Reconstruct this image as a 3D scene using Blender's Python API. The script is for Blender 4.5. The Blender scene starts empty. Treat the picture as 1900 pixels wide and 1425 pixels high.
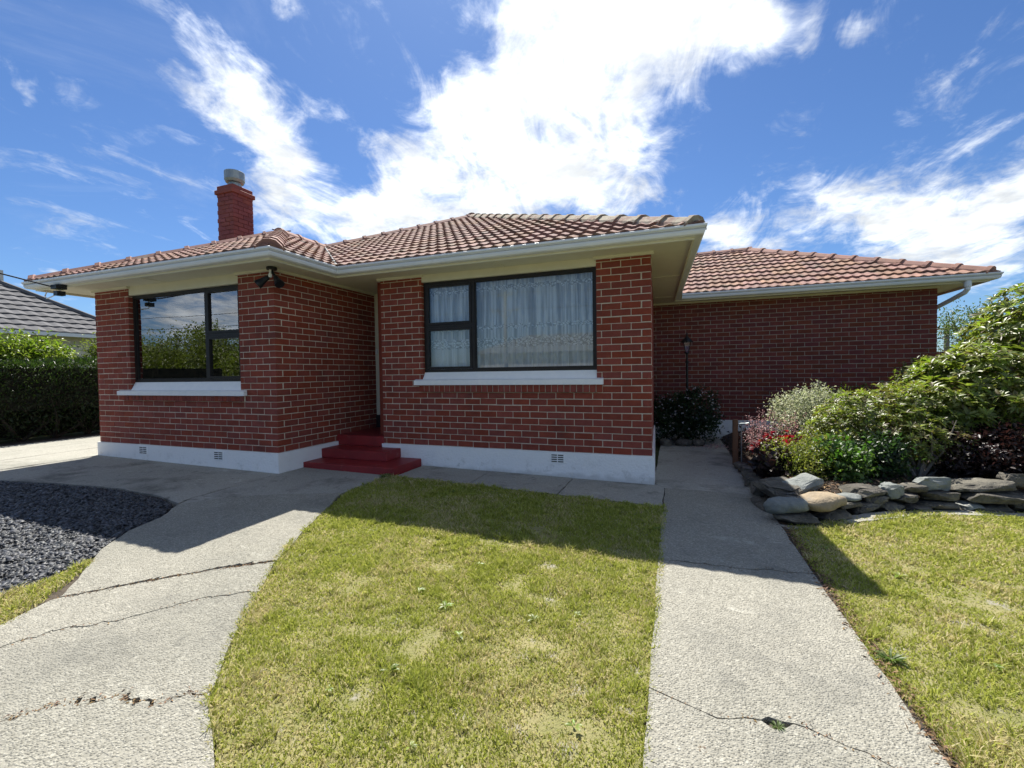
import bpy, bmesh, math, random
import numpy as np
from mathutils import Vector, Matrix
SC = bpy.context.scene
COL = SC.collection
R = math.radians
rng = np.random.default_rng(7)
random.seed(7)

# ------------------------------------------------------------------ camera
CAM = Vector((0.2718, -5.6502, 1.0439))
cr, cu, cf = Vector((0.93878, 0.34421, -0.01427)), Vector((0.00445, 0.02929, 0.99956)), Vector((-0.34448, 0.93844, -0.02596))
cd = bpy.data.cameras.new('camera'); cam = bpy.data.objects.new('camera', cd); COL.objects.link(cam)
cd.sensor_width = 36; cd.lens = 15.663; cd.clip_end = 3000; cd.clip_start = 0.05
mw = Matrix((cr, cu, -cf)).transposed().to_4x4(); mw.translation = CAM; cam.matrix_world = mw
SC.camera = cam

# ------------------------------------------------------------------ sun, sky, exposure
SUN_TO = Vector((-0.31, 0.59, 1.0)).normalized()
sl = bpy.data.lights.new('sun', 'SUN'); sl.energy = 4.4; sl.angle = R(0.53); sl.color = (1, .95, .87)
so = bpy.data.objects.new('sun', sl); COL.objects.link(so)
so.rotation_euler = (-SUN_TO).to_track_quat('-Z', 'Y').to_euler(); so.location = (0, 20, 40)
SC.view_settings.view_transform = 'Standard'; SC.view_settings.look = 'None'
SC.view_settings.exposure = 1.10; SC.view_settings.gamma = 1.0

class NT:
    """small node-tree helper"""
    def __init__(s, tree): s.t = tree; s.n = tree.nodes; s.l = tree.links; s.n.clear()
    def add(s, typ, **kw):
        n = s.n.new(typ)
        for k, v in kw.items():
            if k.startswith('i_'):
                key = k[2:]; key = int(key) if key.isdigit() else key.replace('_', ' ')
                s.put(n.inputs[key], v)
            else: setattr(n, k, v)
        return n
    def put(s, sock, v):
        if isinstance(v, bpy.types.NodeSocket): s.l.new(v, sock)
        elif isinstance(v, bpy.types.Node): s.l.new(v.outputs[0], sock)
        else:
            if isinstance(v, (tuple, list)) and len(v) == 3 and sock.type == 'RGBA': v = (*v, 1)
            sock.default_value = v
    def math(s, op, a, b=0.0, c=0.0, clamp=False):
        n = s.n.new('ShaderNodeMath'); n.operation = op; n.use_clamp = clamp
        s.put(n.inputs[0], a); s.put(n.inputs[1], b); s.put(n.inputs[2], c); return n.outputs[0]
    def mix(s, f, a, b, blend='MIX'):
        n = s.n.new('ShaderNodeMix'); n.data_type = 'RGBA'; n.blend_type = blend
        s.put(n.inputs[0], f); s.put(n.inputs[6], a); s.put(n.inputs[7], b); return n.outputs[2]
    def ramp(s, f, lo, hi, a=0.0, b=1.0, smooth=True):
        n = s.n.new('ShaderNodeMapRange'); n.interpolation_type = 'SMOOTHSTEP' if smooth else 'LINEAR'
        s.put(n.inputs[0], f); s.put(n.inputs[1], lo); s.put(n.inputs[2], hi); s.put(n.inputs[3], a); s.put(n.inputs[4], b); return n.outputs[0]
    def noise(s, vec, scale, detail=4, rough=.55, dist=0.0, out=0):
        n = s.n.new('ShaderNodeTexNoise'); s.put(n.inputs['Vector'], vec); s.put(n.inputs['Scale'], scale)
        n.inputs['Detail'].default_value = detail; n.inputs['Roughness'].default_value = rough; n.inputs['Distortion'].default_value = dist
        return n.outputs[out]
    def voro(s, vec, scale, feature='F1', out=0):
        n = s.n.new('ShaderNodeTexVoronoi'); n.feature = feature; s.put(n.inputs['Vector'], vec); s.put(n.inputs['Scale'], scale); return n.outputs[out]

W = bpy.data.worlds.new('World'); SC.world = W; W.use_nodes = True
t = NT(W.node_tree)
sky = t.add('ShaderNodeTexSky', sky_type='NISHITA'); sky.sun_disc = False
sky.sun_elevation = math.asin(SUN_TO.z); sky.sun_rotation = math.atan2(SUN_TO.x, SUN_TO.y)
sky.air_density = 1.0; sky.dust_density = .35; sky.ozone_density = 3.0; sky.altitude = 0
geo = t.add('ShaderNodeTexCoord'); D = geo.outputs['Generated']
sep = t.add('ShaderNodeSeparateXYZ', i_0=D)
den = t.math('ADD', t.math('MAXIMUM', sep.outputs[2], 0.0), .22)
q = t.add('ShaderNodeCombineXYZ', i_0=t.math('DIVIDE', sep.outputs[0], den), i_1=t.math('DIVIDE', sep.outputs[1], den), i_2=0.0).outputs[0]
# cloud banks by direction (unit vector, angular radius): the ones in view, then unseen ones added round the rest of the dome, extra many for fill light
BL = [(-0.042,0.788,0.614,0.130),(-0.159,0.830,0.534,0.108),(-0.269,0.844,0.465,0.128),(-0.363,0.847,0.387,0.131),(-0.505,0.788,0.354,0.068),(-0.123,0.914,0.386,0.091),(0.106,0.821,0.561,0.052),(-0.223,0.770,0.598,0.059),(-0.673,0.494,0.551,0.034),(-0.687,0.546,0.480,0.057),(-0.655,0.601,0.458,0.062),(-0.693,0.590,0.414,0.059),(-0.665,0.668,0.334,0.071),(-0.616,0.726,0.306,0.055),(-0.679,0.632,0.373,0.054),(0.142,0.958,0.250,0.056),(0.239,0.933,0.269,0.051),(0.332,0.910,0.249,0.061),(0.420,0.879,0.227,0.067),(0.460,0.852,0.251,0.037),(0.367,0.910,0.192,0.052),(0.451,0.878,0.159,0.046),(0.191,0.832,0.520,0.025),(0.260,0.827,0.498,0.017),(-0.535,0.726,0.433,0.021),(-0.846,0.346,0.406,0.014),(-0.576,0.566,0.589,0.018),(0.087,0.962,0.257,0.039),(-0.903,0.402,0.152,0.021),(-0.566,0.763,0.311,0.052)]
crng = random.Random(3)
while len(BL) < 66:
    a = crng.uniform(0, 2*math.pi); z = crng.uniform(.08, .95); h = math.sqrt(1-z*z); v = Vector((h*math.cos(a), h*math.sin(a), z))
    if v.dot(cf) > .55 or v.dot(SUN_TO) > .9: continue
    BL.append((*v, crng.uniform(.06, .17)))
warp = t.add('ShaderNodeVectorMath', operation='MULTIPLY_ADD', i_0=t.add('ShaderNodeVectorMath', operation='SUBTRACT', i_0=t.noise(q, 3.0, 5, .6, out=1), i_1=(.5, .5, .5)).outputs[0], i_1=(.16, .16, .16), i_2=D).outputs[0]
mask = None
for bi, (x, y, z, r) in enumerate(BL):
    wt = .56 if 8 <= bi <= 14 else .78 if 15 <= bi <= 21 else .55 if 22 <= bi <= 26 else .6+.4*(bi % 3)/2 if bi > 29 else 1.0
    dist = t.add('ShaderNodeVectorMath', operation='DISTANCE', i_0=warp, i_1=(x, y, z)).outputs['Value']
    m = t.ramp(dist, r*.15, r*1.85, wt, 0.0)
    mask = m if mask is None else t.math('ADD', mask, m)
mask = t.math('MINIMUM', mask, 1.2)
fb = t.noise(t.add('ShaderNodeMapping', i_Vector=q, i_Rotation=(0, 0, .5), i_Scale=(1.35, .8, 1)).outputs[0], 4.4, 9, .64, .7)
fb2 = t.noise(q, 15, 6, .65, .8)
fsum = t.math('ADD', t.math('MULTIPLY', t.math('SUBTRACT', fb, .5), 2.0), t.math('MULTIPLY', t.math('SUBTRACT', fb2, .5), .55))
dens = t.ramp(t.math('ADD', t.math('MULTIPLY', mask, .70), fsum), .08, 1.0)
thin = t.math('MULTIPLY', t.ramp(t.noise(q, 1.7, 7, .65, .8), .55, .85), .16)
dens = t.math('MAXIMUM', dens, thin)
sd = t.add('ShaderNodeVectorMath', operation='DOT_PRODUCT', i_0=D, i_1=tuple(SUN_TO)).outputs['Value']
fwd = t.math('POWER', t.math('MAXIMUM', sd, 0.0), 9.0)
shade = t.ramp(t.noise(q, 5.0, 6, .6), .32, .70, .62, 1.08)
cb = t.math('MULTIPLY', shade, t.math('MULTIPLY_ADD', fwd, 6.5, 10.2))
ccol = t.add('ShaderNodeVectorMath', operation='SCALE', i_0=(.93, .97, 1.0), i_Scale=cb).outputs[0]
skyc = t.mix(1.0, sky.outputs[0], (.48, .65, .88), 'MULTIPLY')
bg = t.add('ShaderNodeBackground', i_0=t.mix(dens, skyc, ccol), i_1=.064)
t.add('ShaderNodeOutputWorld', i_0=bg)

# ------------------------------------------------------------------ materials
MATS = {}
def pmat(name, c1, c2=None, scale=8.0, rough=.8, rand=0.0, bump=0.0, bscale=60.0, bdist=.004, metallic=0.0, trans=None, c3=None, c3scale=2.0, c3lim=(.55, .75), spec=.4, detail=5, coat=0.0, stretch=None, hue=1.0):
    """principled material: c1/c2 mixed by noise, c3 in larger patches, value scattered per object and per island"""
    m = bpy.data.materials.new(name); m.use_nodes = True; t = NT(m.node_tree); MATS[name] = m
    pos = t.add('ShaderNodeNewGeometry')
    vec = pos.outputs['Position']
    if stretch: vec = t.add('ShaderNodeVectorMath', operation='MULTIPLY', i_0=vec, i_1=stretch).outputs[0]
    col = c1 if c2 is None else t.mix(t.ramp(t.noise(vec, scale, detail, .6), .32, .68), c1, c2)
    if c3 is not None: col = t.mix(t.ramp(t.noise(vec, c3scale, 6, .65), *c3lim), col, c3)
    if rand:
        oi = t.add('ShaderNodeObjectInfo')
        rr = t.math('FRACT', t.math('ADD', oi.outputs['Random'], t.math('MULTIPLY', pos.outputs['Random Per Island'], 7.31)))
        r2 = t.math('FRACT', t.math('MULTIPLY', rr, 13.7))
        hsv = t.add('ShaderNodeHueSaturation', i_Hue=t.ramp(r2, 0, 1, .5-rand*.035*hue, .5+rand*.035*hue, False), i_Saturation=t.ramp(r2, 0, 1, 1-rand*.3, 1+rand*.15, False), i_Value=t.ramp(rr, 0, 1, 1-rand*.55, 1+rand*.5, False), i_Color=col)
        col = hsv.outputs[0]
    b = t.add('ShaderNodeBsdfPrincipled', i_Base_Color=col, i_Roughness=rough, i_Metallic=metallic)
    b.inputs['Specular IOR Level'].default_value = spec; b.inputs['Coat Weight'].default_value = coat
    if bump:
        bn = t.add('ShaderNodeBump', i_Strength=bump, i_Distance=bdist, i_Height=t.noise(vec, bscale, 4, .6)); t.put(b.inputs['Normal'], bn)
    out = b.outputs[0]
    if trans:
        tr = t.add('ShaderNodeBsdfTranslucent', i_Color=t.mix(1.0, col, trans, 'MULTIPLY') if isinstance(trans, tuple) else col)
        out = t.add('ShaderNodeMixShader', i_0=.42, i_1=b, i_2=tr).outputs[0]
    t.add('ShaderNodeOutputMaterial', i_0=out)
    return m
M = MATS
pmat('brick', (.215, .043, .026), (.255, .054, .033), 9, .88, .24, .8, 45, .006, c3=(.13, .034, .025), c3scale=2.3, c3lim=(.52, .8), hue=.35)
pmat('brick_wing_shaded', (.155, .034, .024), (.20, .045, .030), 5, .85, .30, .6, 55, .004)  # darker copy of the house brick, the wing's deep shade put into its colour
pmat('brick_paint', (.22, .052, .043), (.27, .068, .055), 5, .75, .2, .6, 50, .004)
pmat('mortar', (.55, .47, .37), (.65, .56, .45), 20, .95, 0, .8, 120, .004, c3=(.36, .30, .22), c3scale=2.5)
pmat('mortar_wing_shaded', (.36, .30, .24), (.42, .36, .29), 20, .95, 0, .8, 120, .004)  # dimmed mortar copy, colour lowered for the shade on the wing
def plinth_mat():
    m = bpy.data.materials.new('plinth'); m.use_nodes = True; t = NT(m.node_tree); M['plinth'] = m
    g = t.add('ShaderNodeNewGeometry'); P = g.outputs['Position']
    z = t.add('ShaderNodeSeparateXYZ', i_0=P).outputs[2]
    low = t.ramp(z, -.36, -.08, 1, 0)
    dirt = t.math('MULTIPLY', t.ramp(t.noise(P, 6, 7, .7), .5, .72), t.math('ADD', low, .12))
    splash = t.math('MULTIPLY', t.ramp(t.math('ADD', z, t.math('MULTIPLY', t.noise(P, 9, 5), .14)), -.25, -.17, 1, 0), .5)
    col = t.mix(t.math('MAXIMUM', dirt, splash), (.87, .87, .86), (.42, .41, .37))
    bn = t.add('ShaderNodeBump', i_Strength=.9, i_Distance=.012, i_Height=t.noise(P, 34, 4, .6, .6))
    b = t.add('ShaderNodeBsdfPrincipled', i_Base_Color=col, i_Roughness=.6, i_Normal=bn)
    t.add('ShaderNodeOutputMaterial', i_0=b)
plinth_mat()
pmat('cream', (.66, .63, .50), (.70, .67, .54), 4, .55, 0, .15, 30, .002, c3=(.60, .55, .40), c3scale=2.2, c3lim=(.6, .95))
pmat('gutter', (.70, .73, .76), (.76, .78, .80), 3, .38, 0, .1, 10, .002, c3=(.52, .52, .48), c3scale=5, c3lim=(.62, .9), spec=.5)
pmat('sill', (.87, .87, .86), (.82, .83, .83), 12, .45, 0, .2, 40, .002, c3=(.50, .46, .40), c3scale=13, c3lim=(.66, .8))
pmat('frame', (.016, .013, .012), (.024, .020, .018), 8, .42, spec=.3)
pmat('step_paint', (.27, .022, .024), (.20, .018, .021), 5, .5, 0, .3, 40, .003, c3=(.30, .085, .075), c3scale=6, c3lim=(.58, .72))
pmat('tile', (.30, .16, .115), (.185, .10, .076), 7, .85, .42, .5, 90, .004, c3=(.12, .095, .065), c3scale=3.2, c3lim=(.50, .72))
pmat('ridge', (.32, .165, .125), (.25, .13, .10), 7, .8, .2, .5, 60, .004, c3=(.30, .27, .21), c3scale=5, c3lim=(.62, .76))
pmat('lichen_ridge', (.33, .26, .195), (.24, .145, .11), 12, .9, .2, .6, 60, .006, c3=(.38, .34, .25), c3scale=7, c3lim=(.42, .6))
pmat('underlay', (.10, .055, .045), (.07, .04, .035), 6, .9)
pmat('galv', (.34, .38, .37), (.27, .30, .30), 8, .45, 0, .2, 20, .003, metallic=.55)
pmat('black_plastic', (.012, .013, .016), None, rough=.4)
pmat('black_metal', (.010, .010, .011), None, rough=.45)
pmat('white_plastic', (.75, .75, .73), None, rough=.4)
pmat('door', (.030, .028, .03), (.022, .02, .022), 4, .4)
pmat('room', (.62, .60, .56), (.66, .64, .60), 2, .9)
pmat('drape', (.20, .11, .045), (.26, .15, .06), 5, .9, stretch=(6, 6, .3))
pmat('linen', (.75, .77, .80), (.68, .70, .74), 6, .9, 0, .3, 25, .01)
pmat('bedwood', (.16, .08, .035), (.10, .05, .02), 6, .5, stretch=(1, 1, 12))
pmat('soil', (.055, .038, .026), (.035, .025, .018), 14, .95, 0, 1, 40, .02, c3=(.11, .075, .05), c3scale=30, c3lim=(.6, .7))
pmat('dirt', (.085, .068, .05), (.05, .04, .03), 10, .95, 0, 1, 50, .01)
pmat('verge', (.075, .095, .028), (.11, .105, .045), 3, .95, 0, 1, 40, .02)
pmat('thatch', (.19, .19, .065), (.29, .26, .12), 5, .95, 0, 1, 90, .012, c3=(.30, .28, .225), c3scale=6, c3lim=(.56, .68))
pmat('slate', (.034, .038, .044), (.068, .073, .080), 12, .5, .95, .4, 60, .003)
pmat('gravel_base', (.03, .034, .04), (.055, .06, .066), 60, .9, 0, 1, 60, .02)
pmat('stone', (.062, .058, .048), (.145, .132, .105), 6, .9, .45, 1, 22, .03, c3=(.25, .24, .20), c3scale=8, c3lim=(.58, .75))
pmat('stone_tan', (.34, .265, .175), (.25, .20, .14), 9, .85, .1, .9, 22, .022, c3=(.30, .27, .22), c3scale=4)
pmat('stone_grey', (.22, .235, .22), (.15, .165, .155), 9, .8, .1, .9, 22, .022, c3=(.30, .30, .275), c3scale=4)
pmat('wood', (.20, .10, .055), (.13, .07, .04), 5, .85, 0, .6, 30, .004, stretch=(1, 1, .15), c3=(.30, .20, .13), c3scale=12)
pmat('bark', (.17, .14, .11), (.10, .08, .06), 12, .9, 0, .8, 30, .01)
pmat('grey_bark', (.24, .215, .18), (.15, .13, .11), 14, .9, 0, .8, 30, .01)
pmat('pole_wood', (.22, .20, .17), (.16, .14, .12), 10, .9)
pmat('wire', (.015, .015, .016), None, rough=.6)
pmat('nbr_tile', (.15, .15, .155), (.10, .10, .105), 3, .85, .25, spec=.2)
pmat('nbr_wall', (.60, .58, .52), (.55, .53, .48), 3, .8)
pmat('asphalt', (.05, .05, .052), (.065, .064, .062), 30, .9)
def leafm(name, c1, c2, tr=(1.5, 1.7, .7), rough=.42, rand=.55, sc=2.5): pmat(name, c1, c2, sc, rough, rand, trans=tr, spec=.45)
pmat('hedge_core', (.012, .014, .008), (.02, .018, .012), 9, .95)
pmat('hedge_wood', (.05, .042, .033), (.03, .025, .02), 9, .95)
leafm('hedge_leaf', (.017, .034, .009), (.030, .052, .012))
leafm('lime_leaf', (.13, .19, .028), (.19, .235, .035))
leafm('olive_leaf', (.09, .115, .026), (.13, .15, .032))
leafm('rhodo_leaf', (.14, .185, .035), (.21, .245, .050), rough=.36)
leafm('rhodo_old', (.10, .115, .03), (.16, .12, .045), rough=.4)
leafm('dark_leaf', (.018, .042, .018), (.030, .060, .022), rough=.4)
leafm('varieg_leaf', (.60, .60, .46), (.26, .31, .14), tr=(1.0, 1.02, .85), rand=.7, sc=14)
leafm('gold_leaf', (.22, .22, .05), (.13, .16, .04), rand=.6, sc=9)
leafm('purple_leaf', (.020, .013, .013), (.040, .024, .022), tr=(.8, .5, .5), rand=.6)
leafm('red_leaf', (.22, .014, .022), (.12, .012, .018), tr=(1.6, .7, .8), rand=.5)
leafm('herb_leaf', (.055, .115, .028), (.09, .15, .034))
leafm('tree_leaf', (.055, .085, .026), (.085, .11, .035))
leafm('weed_leaf', (.10, .16, .04), (.15, .19, .06))
leafm('lawn_weed', (.17, .235, .04), (.25, .30, .065))
pmat('petal_white', (.75, .72, .74), None, rough=.7, trans=(1, 1, 1))
pmat('petal_pink', (.62, .34, .36), (.74, .54, .52), 20, .7, .5, trans=(1, .8, .8))
pmat('dry_leaf', (.16, .09, .045), (.26, .17, .09), 20, .9, .6)

def concrete(name, base, dark, light, agg=85.0, stain=(.20, .19, .175), amt=.5, mx=.5, bd=.006):
    """weathered concrete with exposed aggregate: pebbles from cells, stains in broad patches, grime streaks"""
    m = bpy.data.materials.new(name); m.use_nodes = True; t = NT(m.node_tree); M[name] = m
    P = t.add('ShaderNodeNewGeometry').outputs['Position']
    vc = t.n.new('ShaderNodeTexVoronoi'); t.put(vc.inputs['Vector'], P); vc.inputs['Scale'].default_value = agg
    cell = t.add('ShaderNodeSeparateColor', i_0=vc.outputs['Color']).outputs[0]
    peb = t.mix(t.ramp(cell, .1, .95), dark, light)
    edge = t.ramp(vc.outputs['Distance'], .25, .62, 0, .75)
    col = t.mix(edge, peb, t.mix(.5, base, dark))
    vc2 = t.n.new('ShaderNodeTexVoronoi'); t.put(vc2.inputs['Vector'], P); vc2.inputs['Scale'].default_value = agg*.45
    c2 = t.add('ShaderNodeSeparateColor', i_0=vc2.outputs['Color']).outputs[1]
    col = t.mix(t.math('MULTIPLY', t.ramp(c2, .80, .95), t.ramp(vc2.outputs['Distance'], .3, .5, .8, 0)), col, light)
    col = t.mix(mx, col, base)
    col = t.mix(t.math('MULTIPLY', t.ramp(t.noise(P, 1.3, 8, .68), .48, .74), amt), col, stain)
    col = t.mix(t.math('MULTIPLY', t.ramp(t.noise(P, 5.5, 8, .72, 1.2), .56, .70), amt*.8), col, stain)
    lt = t.noise(t.add('ShaderNodeVectorMath', operation='MULTIPLY', i_0=P, i_1=(1.0, 2.2, 1.0)).outputs[0], 2.4, 6, .7, .6)
    col = t.mix(t.math('MULTIPLY', t.ramp(lt, .60, .70), amt*.7), col, light)
    col = t.mix(t.math('MULTIPLY', t.ramp(t.noise(P, .55, 5, .6), .40, .62), .35), col, t.mix(1.0, col, (.72, .74, .74), 'MULTIPLY'))
    col = t.mix(t.math('MULTIPLY', t.ramp(t.noise(P, 26, 3, .6), .66, .74), .5), col, (.10, .095, .085))
    h = t.math('ADD', t.math('MULTIPLY', t.ramp(vc.outputs['Distance'], 0, .7, 1, 0), .7), t.math('MULTIPLY', t.noise(P, 18, 5, .6), 1.2))
    bn = t.add('ShaderNodeBump', i_Strength=.8, i_Distance=bd, i_Height=h)
    b = t.add('ShaderNodeBsdfPrincipled', i_Base_Color=col, i_Roughness=.92, i_Normal=bn); b.inputs['Specular IOR Level'].default_value = .2
    t.add('ShaderNodeOutputMaterial', i_0=b)
concrete('aggregate', (.33, .315, .262), (.15, .147, .122), (.52, .505, .43), 110, (.175, .172, .15), amt=.7, mx=.42, bd=.010)
concrete('old_concrete', (.37, .36, .315), (.20, .195, .17), (.50, .485, .42), 110, (.10, .098, .088), .95, .5, .006)
concrete('drive_concrete', (.37, .36, .31), (.24, .235, .20), (.46, .45, .39), 60, (.19, .185, .16), .8, .5, .004)

def grass_mat():
    m = bpy.data.materials.new('grass_blade'); m.use_nodes = True; t = NT(m.node_tree); M['grass_blade'] = m
    g = t.add('ShaderNodeNewGeometry'); P = g.outputs['Position']; rr = g.outputs['Random Per Island']
    flat = t.add('ShaderNodeVectorMath', operation='MULTIPLY', i_0=P, i_1=(1, 1, 0)).outputs[0]
    green = t.mix(t.ramp(rr, 0, 1, 0, 1, False), (.25, .30, .040), (.50, .52, .11))
    dry = t.mix(t.ramp(rr, 0, 1, 0, 1, False), (.52, .46, .20), (.70, .61, .36))
    d1 = t.ramp(t.noise(flat, 1.5, 5, .62), .40, .66)
    d2 = t.ramp(t.noise(flat, 7, 4, .6), .48, .66)
    f = t.math('ADD', t.math('MULTIPLY', d1, .55), t.math('MULTIPLY', d2, .35), clamp=True)
    pick = t.ramp(t.math('SUBTRACT', f, t.math('FRACT', t.math('MULTIPLY', rr, 31.7))), -.15, .2)
    col = t.mix(pick, green, dry)
    b = t.add('ShaderNodeBsdfPrincipled', i_Base_Color=col, i_Roughness=.55); b.inputs['Specular IOR Level'].default_value = .3
    tr = t.add('ShaderNodeBsdfTranslucent', i_Color=col)
    t.add('ShaderNodeOutputMaterial', i_0=t.add('ShaderNodeMixShader', i_0=.45, i_1=b, i_2=tr))
grass_mat()
def glass_mat(name, ior, tint):
    m = bpy.data.materials.new(name); m.use_nodes = True; t = NT(m.node_tree); M[name] = m
    P = t.add('ShaderNodeNewGeometry').outputs['Position']
    bn = t.add('ShaderNodeBump', i_Strength=.06, i_Distance=.01, i_Height=t.noise(P, 1.6, 1))
    fr = t.add('ShaderNodeFresnel', i_IOR=ior)
    mx = t.add('ShaderNodeMixShader', i_0=fr, i_1=t.add('ShaderNodeBsdfTransparent', i_0=tint), i_2=t.add('ShaderNodeBsdfGlossy', i_Color=(.95, .97, 1), i_Roughness=0.0, i_Normal=bn))
    t.add('ShaderNodeOutputMaterial', i_0=mx)
glass_mat('glass', 1.55, (.96, .98, .99))
glass_mat('glass_dark', 3.3, (.90, .93, .95))
def net_mat(name, lace):
    m = bpy.data.materials.new(name); m.use_nodes = True; t = NT(m.node_tree); M[name] = m
    P = t.add('ShaderNodeNewGeometry').outputs['Position']
    s = t.add('ShaderNodeSeparateXYZ', i_0=P); x, z = s.outputs[0], s.outputs[2]
    xv = t.add('ShaderNodeCombineXYZ', i_0=x, i_1=0.0, i_2=t.math('MULTIPLY', z, .03)).outputs[0]
    fold = t.ramp(t.noise(xv, 24, 3, .6), .36, .64)
    op = t.ramp(fold, 0, 1, .48, 1.0, False)
    if lace:
        low = t.ramp(z, lace[-1][0]-.005, lace[-1][0]+.005, 1, 0)
        op = t.math('MAXIMUM', op, t.math('MULTIPLY', low, .80))
        vv = t.add('ShaderNodeCombineXYZ', i_0=t.math('MULTIPLY', x, .8), i_1=z, i_2=0.0).outputs[0]
        leafs = t.ramp(t.voro(vv, 30, 'DISTANCE_TO_EDGE'), .05, .14)
        for z0, z1 in lace:
            wav = t.math('MULTIPLY', t.math('SINE', t.math('MULTIPLY', x, 48.0)), .012)
            zz_ = t.math('ADD', z, wav)
            band = t.math('MULTIPLY', t.ramp(zz_, z0, z0+.008), t.ramp(zz_, z1-.008, z1, 1, 0))
            op = t.mix(band, op, t.ramp(leafs, 0, 1, .50, 1.0, False))
    col = (.97, .97, .97)
    df = t.add('ShaderNodeMixShader', i_0=.12, i_1=t.add('ShaderNodeBsdfDiffuse', i_0=col), i_2=t.add('ShaderNodeBsdfTranslucent', i_0=col))
    mx = t.add('ShaderNodeMixShader', i_0=op, i_1=t.add('ShaderNodeBsdfTransparent', i_0=(1, 1, 1, 1)), i_2=df)
    t.add('ShaderNodeOutputMaterial', i_0=mx)
net_mat('net', [(2.20, 2.27), (1.66, 1.72), (1.40, 1.535)])
net_mat('sheer', [])

# ------------------------------------------------------------------ object helpers
def wloc(o):
    v = Vector((0, 0, 0))
    while o: v += o.location; o = o.parent
    return v
def link(name, me, mat=None, parent=None, loc=(0, 0, 0), rot=None):
    o = bpy.data.objects.new(name, me); COL.objects.link(o)
    if mat and me and not me.materials: me.materials.append(M[mat])
    L = Vector(loc)
    if parent: o.parent = parent; L = L-wloc(parent)
    if rot is not None: o.matrix_basis = Matrix.Translation(L) @ rot.to_4x4()
    else: o.location = L
    return o
def pym(name, V, F, smooth=False):
    me = bpy.data.meshes.new(name); me.from_pydata([tuple(v) for v in V], [], [tuple(f) for f in F]); me.update()
    if smooth: me.shade_smooth()
    return me
def npm(name, V, F, smooth=False):
    V = np.ascontiguousarray(V, np.float32); F = np.ascontiguousarray(F, np.int32); k = F.shape[1]
    me = bpy.data.meshes.new(name); me.vertices.add(len(V)); me.vertices.foreach_set('co', V.ravel())
    me.loops.add(F.size); me.loops.foreach_set('vertex_index', F.ravel())
    me.polygons.add(len(F)); me.polygons.foreach_set('loop_start', np.arange(0, F.size, k, dtype=np.int32))
    me.update(calc_edges=True); me.validate()
    if smooth: me.shade_smooth()
    return me
def centred(V):
    V = np.asarray(V, float); lo, hi = V.min(0), V.max(0); c = np.array([(lo[0]+hi[0])/2, (lo[1]+hi[1])/2, lo[2]]); return V-c, c
def part(name, V, F, mat, parent=None, smooth=False):
    """mesh in world coordinates, origin moved to the middle of its base"""
    V, c = centred(V); return link(name, pym(name, V, F, smooth), mat, parent, c)
def npart(name, V, F, mat, parent=None, smooth=False):
    V, c = centred(V); return link(name, npm(name, V, F, smooth), mat, parent, c)
def tag(o, label=None, cat=None, group=None, kind=None):
    if label: o['label'] = label
    if cat: o['category'] = cat
    if group: o['group'] = group
    if kind: o['kind'] = kind
    return o
def thing(name, loc, label, cat, group=None):
    o = bpy.data.objects.new(name, None); COL.objects.link(o); o.location = loc; o.empty_display_size = .1; return tag(o, label, cat, group)
class MB:
    """collects simple solids"""
    def __init__(s): s.V = []; s.F = []
    def add(s, V, F):
        n = len(s.V); s.V += [tuple(v) for v in V]; s.F += [tuple(i+n for i in f) for f in F]; return s
    def box(s, x0, x1, y0, y1, z0, z1):
        return s.add([(x0,y0,z0),(x1,y0,z0),(x1,y1,z0),(x0,y1,z0),(x0,y0,z1),(x1,y0,z1),(x1,y1,z1),(x0,y1,z1)], [(0,3,2,1),(4,5,6,7),(0,1,5,4),(1,2,6,5),(2,3,7,6),(3,0,4,7)])
    def tube(s, pts, rad, n=8, cap=True):
        pts = [Vector(p) for p in pts]; rad = rad if isinstance(rad, (list, tuple)) else [rad]*len(pts); V = []; F = []
        u = None
        for i, p in enumerate(pts):
            d = (pts[min(i+1, len(pts)-1)]-pts[max(i-1, 0)]).normalized()
            if u is None: u = d.orthogonal().normalized()
            else: u = (u-d*u.dot(d)); u = u.normalized() if u.length > 1e-6 else d.orthogonal().normalized()
            w = d.cross(u)
            V += [p+(u*math.cos(2*math.pi*k/n)+w*math.sin(2*math.pi*k/n))*rad[i] for k in range(n)]
        for i in range(len(pts)-1):
            for k in range(n): F.append((i*n+k, i*n+(k+1) % n, (i+1)*n+(k+1) % n, (i+1)*n+k))
        if cap: F += [tuple(range(n-1, -1, -1)), tuple(range((len(pts)-1)*n, len(pts)*n))]
        return s.add(V, F)
    def lathe(s, c, prof, n=16):
        V = []; F = []
        for r, z in prof: V += [(c[0]+r*math.cos(2*math.pi*k/n), c[1]+r*math.sin(2*math.pi*k/n), c[2]+z) for k in range(n)]
        for i in range(len(prof)-1):
            for k in range(n): F.append((i*n+k, i*n+(k+1) % n, (i+1)*n+(k+1) % n, (i+1)*n+k))
        F += [tuple(range(n-1, -1, -1)), tuple(range((len(prof)-1)*n, len(prof)*n))]
        return s.add(V, F)
    def build(s, name, mat, parent=None, smooth=False): return part(name, s.V, s.F, mat, parent, smooth)
def box(name, b, mat, parent=None, bevel=0.0):
    m = MB().box(*b); o = m.build(name, mat, parent)
    if bevel: bevel_mesh(o.data, bevel)
    return o
def bevel_mesh(me, w, seg=1):
    bm = bmesh.new(); bm.from_mesh(me); bmesh.ops.bevel(bm, geom=bm.edges[:], offset=w, segments=seg, affect='EDGES', profile=.6); bm.to_mesh(me); bm.free()
def gz(x): return -.34-.0145*min(max(x, -12), 12)
def gza(x): return -.34-.0145*np.clip(x, -12, 12)

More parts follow.
